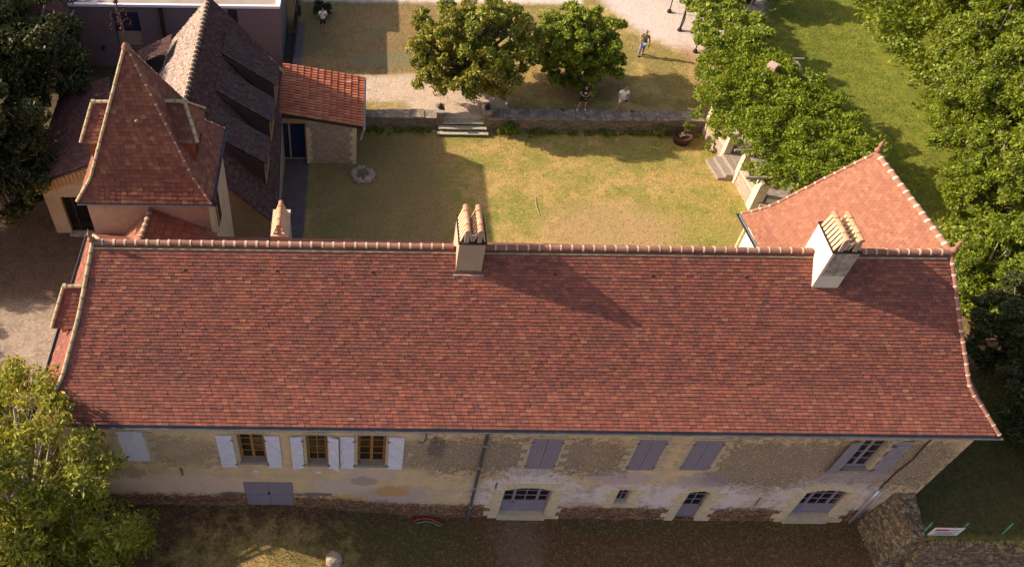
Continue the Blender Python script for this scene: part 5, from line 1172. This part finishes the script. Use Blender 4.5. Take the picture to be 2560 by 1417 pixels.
# ------------------------------------------------------------------ people
def skin_mesh(name, verts, edges, radii, mat, parent, root=0, sub=2):
    me = bpy.data.meshes.new(name); me.from_pydata(verts, edges, []); o = bpy.data.objects.new(name, me); col.objects.link(o)
    o.modifiers.new('skin', 'SKIN'); sv = me.skin_vertices[0].data
    for i, r in enumerate(radii): sv[i].radius = (r, r) if not hasattr(r, '__len__') else r; sv[i].use_root = (i == root)
    s_ = o.modifiers.new('sub', 'SUBSURF'); s_.levels = s_.render_levels = sub
    dg = bpy.context.evaluated_depsgraph_get(); dg.update(); m2 = bpy.data.meshes.new_from_object(o.evaluated_get(dg)); bpy.data.objects.remove(o); m2.name = name
    if parent is None: return m2
    return link(name, m2, mat, parent, True, True)
SKIN = simple('skin', (.42,.23,.15), .6, 0, .05)
def person(loc, rz, label, J, top, bottom, hair, shoe=(.1,.1,.1), long_trousers=False, sleeve=.55, held=None, scale=1.0, motif=None):
    """J: joint positions in local metres, facing -Y. Left and right = -x and +x"""
    root = empty('person', loc, label, 'person', rz=rz); root.scale = (scale,)*3
    n = ['pel','spi','che','nec','hea','shL','elL','haL','shR','elR','haR','hiL','knL','anL','toL','hiR','knR','anR','toR']; V = [Vector(J[k]) for k in n]
    ix = {k: i for i, k in enumerate(n)}
    E_ = [(0,1),(1,2),(2,3),(3,4),(2,5),(5,6),(6,7),(2,8),(8,9),(9,10),(0,11),(11,12),(12,13),(13,14),(0,15),(15,16),(16,17),(17,18)]
    Rd = [.115,.105,.125,.05,.075,.055,.042,.026,.055,.042,.026,.085,.058,.040,.032,.085,.058,.040,.032]
    for sd in ('L', 'R'):
        h = Vector(J['ha'+sd]); e = Vector(J['el'+sd]); d = (h-e).normalized(); sx = d.cross(Vector((0, 0, 1))); sx = sx.normalized() if sx.length > .1 else Vector((1, 0, 0)); dn = Vector((0, 0, -1))
        hi = ix['ha'+sd]; pi_ = len(V); V.append(h+d*.06); Rd.append(.030); E_.append((hi, pi_))
        for k, (o_, L) in enumerate(((-.030,.065),(-.011,.078),(.010,.072),(.029,.058))):
            a = len(V); V.append(h+d*.095+sx*o_); Rd.append(.0095); E_.append((pi_, a)); V.append(h+d*(.095+L*.55)+sx*o_+dn*.015); Rd.append(.0085); E_.append((a, a+1)); V.append(h+d*(.095+L*.85)+sx*o_+dn*.04); Rd.append(.0075); E_.append((a+1, a+2))
        s = -1 if sd == 'R' else 1; a = len(V); V.append(h+d*.04+sx*.045*s); Rd.append(.012); E_.append((hi, a)); V.append(h+d*.075+sx*.06*s+dn*.02); Rd.append(.009); E_.append((a, a+1))
    m2 = skin_mesh('body', V, E_, Rd, None, None)
    # head: skull with brow, nose, chin and ears joined to the same mesh
    bm = bmesh.new(); bm.from_mesh(m2); hd = Vector(J['hea']); nk = Vector(J['nec']); ax = (hd-nk).normalized(); cen = hd+ax*.045
    fwd = Vector(J.get('face', (0, -1, -.1))).normalized(); fwd = (fwd-ax*fwd.dot(ax)).normalized(); sd_ = ax.cross(fwd)
    M = Matrix((sd_, -fwd, ax)).transposed().to_4x4(); M.translation = cen
    r = bmesh.ops.create_uvsphere(bm, u_segments=18, v_segments=14, radius=1.0)
    for v in r['verts']:
        x, y, z = v.co; p = Vector((x*.074, y*.094, z*.118))
        if z < -.2: p.x *= 1-.25*(-z); 
        if y < -.85 and -.35 < z < .15 and abs(x) < .3: p.y -= .022
        if y < -.8 and -.75 < z < -.45: p.y -= .008
        if abs(x) > .95 and -.3 < z < .2: p.x *= 1.13
        v.co = M @ p
    bm.to_mesh(m2); bm.free(); body = link('body', m2, SKIN, root, True, True)
    ey = MB()
    for s in (-1, 1): c_ = M @ Vector((s*.028, -.088, .008)); ey.lathe(c_, [(.004,-.006),(.010,0),(.004,.006)], 6)
    ey.build('eyes', MT['iron'], root, True)
    # hair
    hm = bpy.data.meshes.new('hair'); bm = bmesh.new(); r = bmesh.ops.create_uvsphere(bm, u_segments=16, v_segments=12, radius=1.0)
    bmesh.ops.delete(bm, geom=[v for v in bm.verts if v.co.z < (-.25 if v.co.y > -.1 else .38)], context='VERTS')
    for v in bm.verts: v.co = M @ Vector((v.co.x*.083, v.co.y*.103+.004, v.co.z*.128))
    bm.to_mesh(hm); bm.free(); link('hair', hm, hair, root, True, True)
    # shirt
    def lp(a, b_, f): return Vector(J[a]).lerp(Vector(J[b_]), f)
    tv = [Vector(J['pel']), Vector(J['spi']), Vector(J['che']), lp('che','nec',.75), Vector(J['shL']), lp('shL','elL',sleeve), Vector(J['shR']), lp('shR','elR',sleeve)]
    skin_mesh('shirt', tv, [(0,1),(1,2),(2,3),(2,4),(4,5),(2,6),(6,7)], [(.17,.125),(.165,.125),(.175,.135),.062,.075,.064,.075,.064], top, root)
    k = 1.0 if long_trousers else .85
    lv = [Vector(J['pel'])+Vector((0,0,.02)), Vector(J['hiL']), lp('hiL','knL',k), Vector(J['hiR']), lp('hiR','knR',k)]; le = [(0,1),(1,2),(0,3),(3,4)]; lr = [(.165,.128),.105,.080,.105,.080]
    if long_trousers: lv += [Vector(J['anL']), Vector(J['anR'])]; le += [(2,5),(4,6)]; lr[2] = lr[4] = .074; lr += [.056,.056]
    skin_mesh('trousers' if long_trousers else 'shorts', lv, le, lr, bottom, root)
    for s in ('L', 'R'):
        a, t_ = Vector(J['an'+s]), Vector(J['to'+s]); skin_mesh('shoe', [a+Vector((0, .03, -.035)), a.lerp(t_, .55)+Vector((0,0,-.01)), t_+Vector((0,-.02,0))], [(0,1),(1,2)], [.05,.048,.036], simple('shoe_mat', shoe, .6), root, sub=1)
    if motif: 
        c_ = Vector(J['che']).lerp(Vector(J['spi']), .45)+Vector((0, -.145, 0)); b = MB()
        for (dx, dz) in ((-.05,.03),(-.05,-.03),(.0,.03),(0,-.03),(.05,.0)): b.box(c_.x+dx-.018, c_.x+dx+.018, c_.y-.006, c_.y+.03, c_.z+dz-.02, c_.z+dz+.02)
        b.build('shirt_print', motif, root, True)
    return root
def J_std(**k):
    j = dict(pel=(0,0,.93), spi=(0,.0,1.1), che=(0,.0,1.3), nec=(0,.0,1.47), hea=(0,-.01,1.58), shL=(-.17,0,1.40), elL=(-.25,.02,1.12), haL=(-.24,-.08,.88), shR=(.17,0,1.40), elR=(.25,.02,1.12), haR=(.24,-.08,.88),
             hiL=(-.09,0,.88), knL=(-.11,-.02,.48), anL=(-.12,.02,.09), toL=(-.13,-.15,.04), hiR=(.09,0,.88), knR=(.11,-.02,.48), anR=(.12,.02,.09), toR=(.13,-.15,.04)); j.update(k); return j
BLK = simple('black_cloth', (.02,.018,.022), .9); WHT = simple('white_cloth', (.90,.88,.90), .85, 0, .05); DKH = simple('dark_hair', (.03,.015,.01), .8); GHR = simple('grey_hair', (.25,.17,.13), .8)
GRN = simple('olive_cloth', (.10,.10,.05), .9); JEAN = simple('blue_jeans', (.20,.25,.45), .9); PALES = simple('pale_shorts', (.62,.64,.74), .9); DGR = simple('dark_green_cloth', (.02,.05,.03), .9)
p1 = person((12.15,24.0,.9), .0, 'person in black t-shirt with white print and black shorts standing on the retaining wall', J_std(elL=(-.27,-.02,1.12), haL=(-.05,-.26,1.08), elR=(.26,-.04,1.12), haR=(.06,-.28,1.06), hea=(0,-.04,1.57), face=(0,-1,-.4), knL=(-.17,-.04,.49), anL=(-.22,.0,.09), toL=(-.25,-.17,.04), knR=(.15,-.02,.48), anR=(.2,.05,.09), toR=(.22,-.12,.04)), BLK, BLK, DKH, (.7,.7,.7), motif=WHT)
p2 = person((14.25,24.0,.9), .0, 'person in white t-shirt and pale shorts leaning forward on the retaining wall', J_std(pel=(0,.02,.92), spi=(0,-.02,1.08), che=(0,-.06,1.27), nec=(0,-.10,1.43), hea=(0,-.15,1.53), face=(0,-.8,-.6), shL=(-.19,-.07,1.36), elL=(-.30,-.12,1.08), haL=(-.08,-.34,.98), shR=(.19,-.07,1.36), elR=(.30,-.12,1.08), haR=(.08,-.36,.97), knL=(-.14,-.14,.5), anL=(-.2,-.08,.09), toL=(-.22,-.26,.04), knR=(.10,.12,.52), anR=(.12,.28,.12), toR=(.13,.14,.05)), WHT, PALES, GHR, (.2,.2,.22))
p3 = person((16.55,29.4,.75), -.5, 'person in olive t-shirt and blue jeans walking across the upper lawn', J_std(elL=(-.30,.05,1.14), haL=(-.16,-.1,.98), elR=(.29,.06,1.13), haR=(.33,-.02,.88), knL=(-.08,-.12,.50), anL=(-.08,-.06,.09), toL=(-.08,-.23,.04), knR=(.07,.04,.49), anR=(.06,.22,.12), toR=(.06,.08,.05)), GRN, JEAN, GHR, (.12,.08,.06), long_trousers=True)
p4 = person((-2.5,31.45,.75), .1, 'person in white t-shirt and dark shorts raising both hands beside the dark bush', J_std(elL=(-.27,-.12,1.18), haL=(-.10,-.24,1.42), elR=(.27,-.12,1.18), haR=(.08,-.22,1.30), hea=(0,-.02,1.57)), WHT, DGR, DKH, (.3,.2,.15))
def gadget(x, y, z, lab):
    g = empty('remote_controller', (x, y, z), lab, 'controller'); MB().box(-.09,.09,-.05,.05,-.02,.02).build('case', BLK, g, True, bevel=.008)
    MB().box(-.06,.06,-.075,-.055,-.01,.07).build('screen', MT['glass'], g, True); b = MB(); b.tube([(-.05,0,.02),(-.05,0,.05)], .006, 6); b.tube([(.05,0,.02),(.05,0,.05)], .006, 6); b.build('stick', MT['zinc_pale'], g, True)
gadget(12.16,23.64,2.0,'small black remote controller held by the person in black'); gadget(14.31,23.52,1.90,'small dark remote controller held by the person in white')
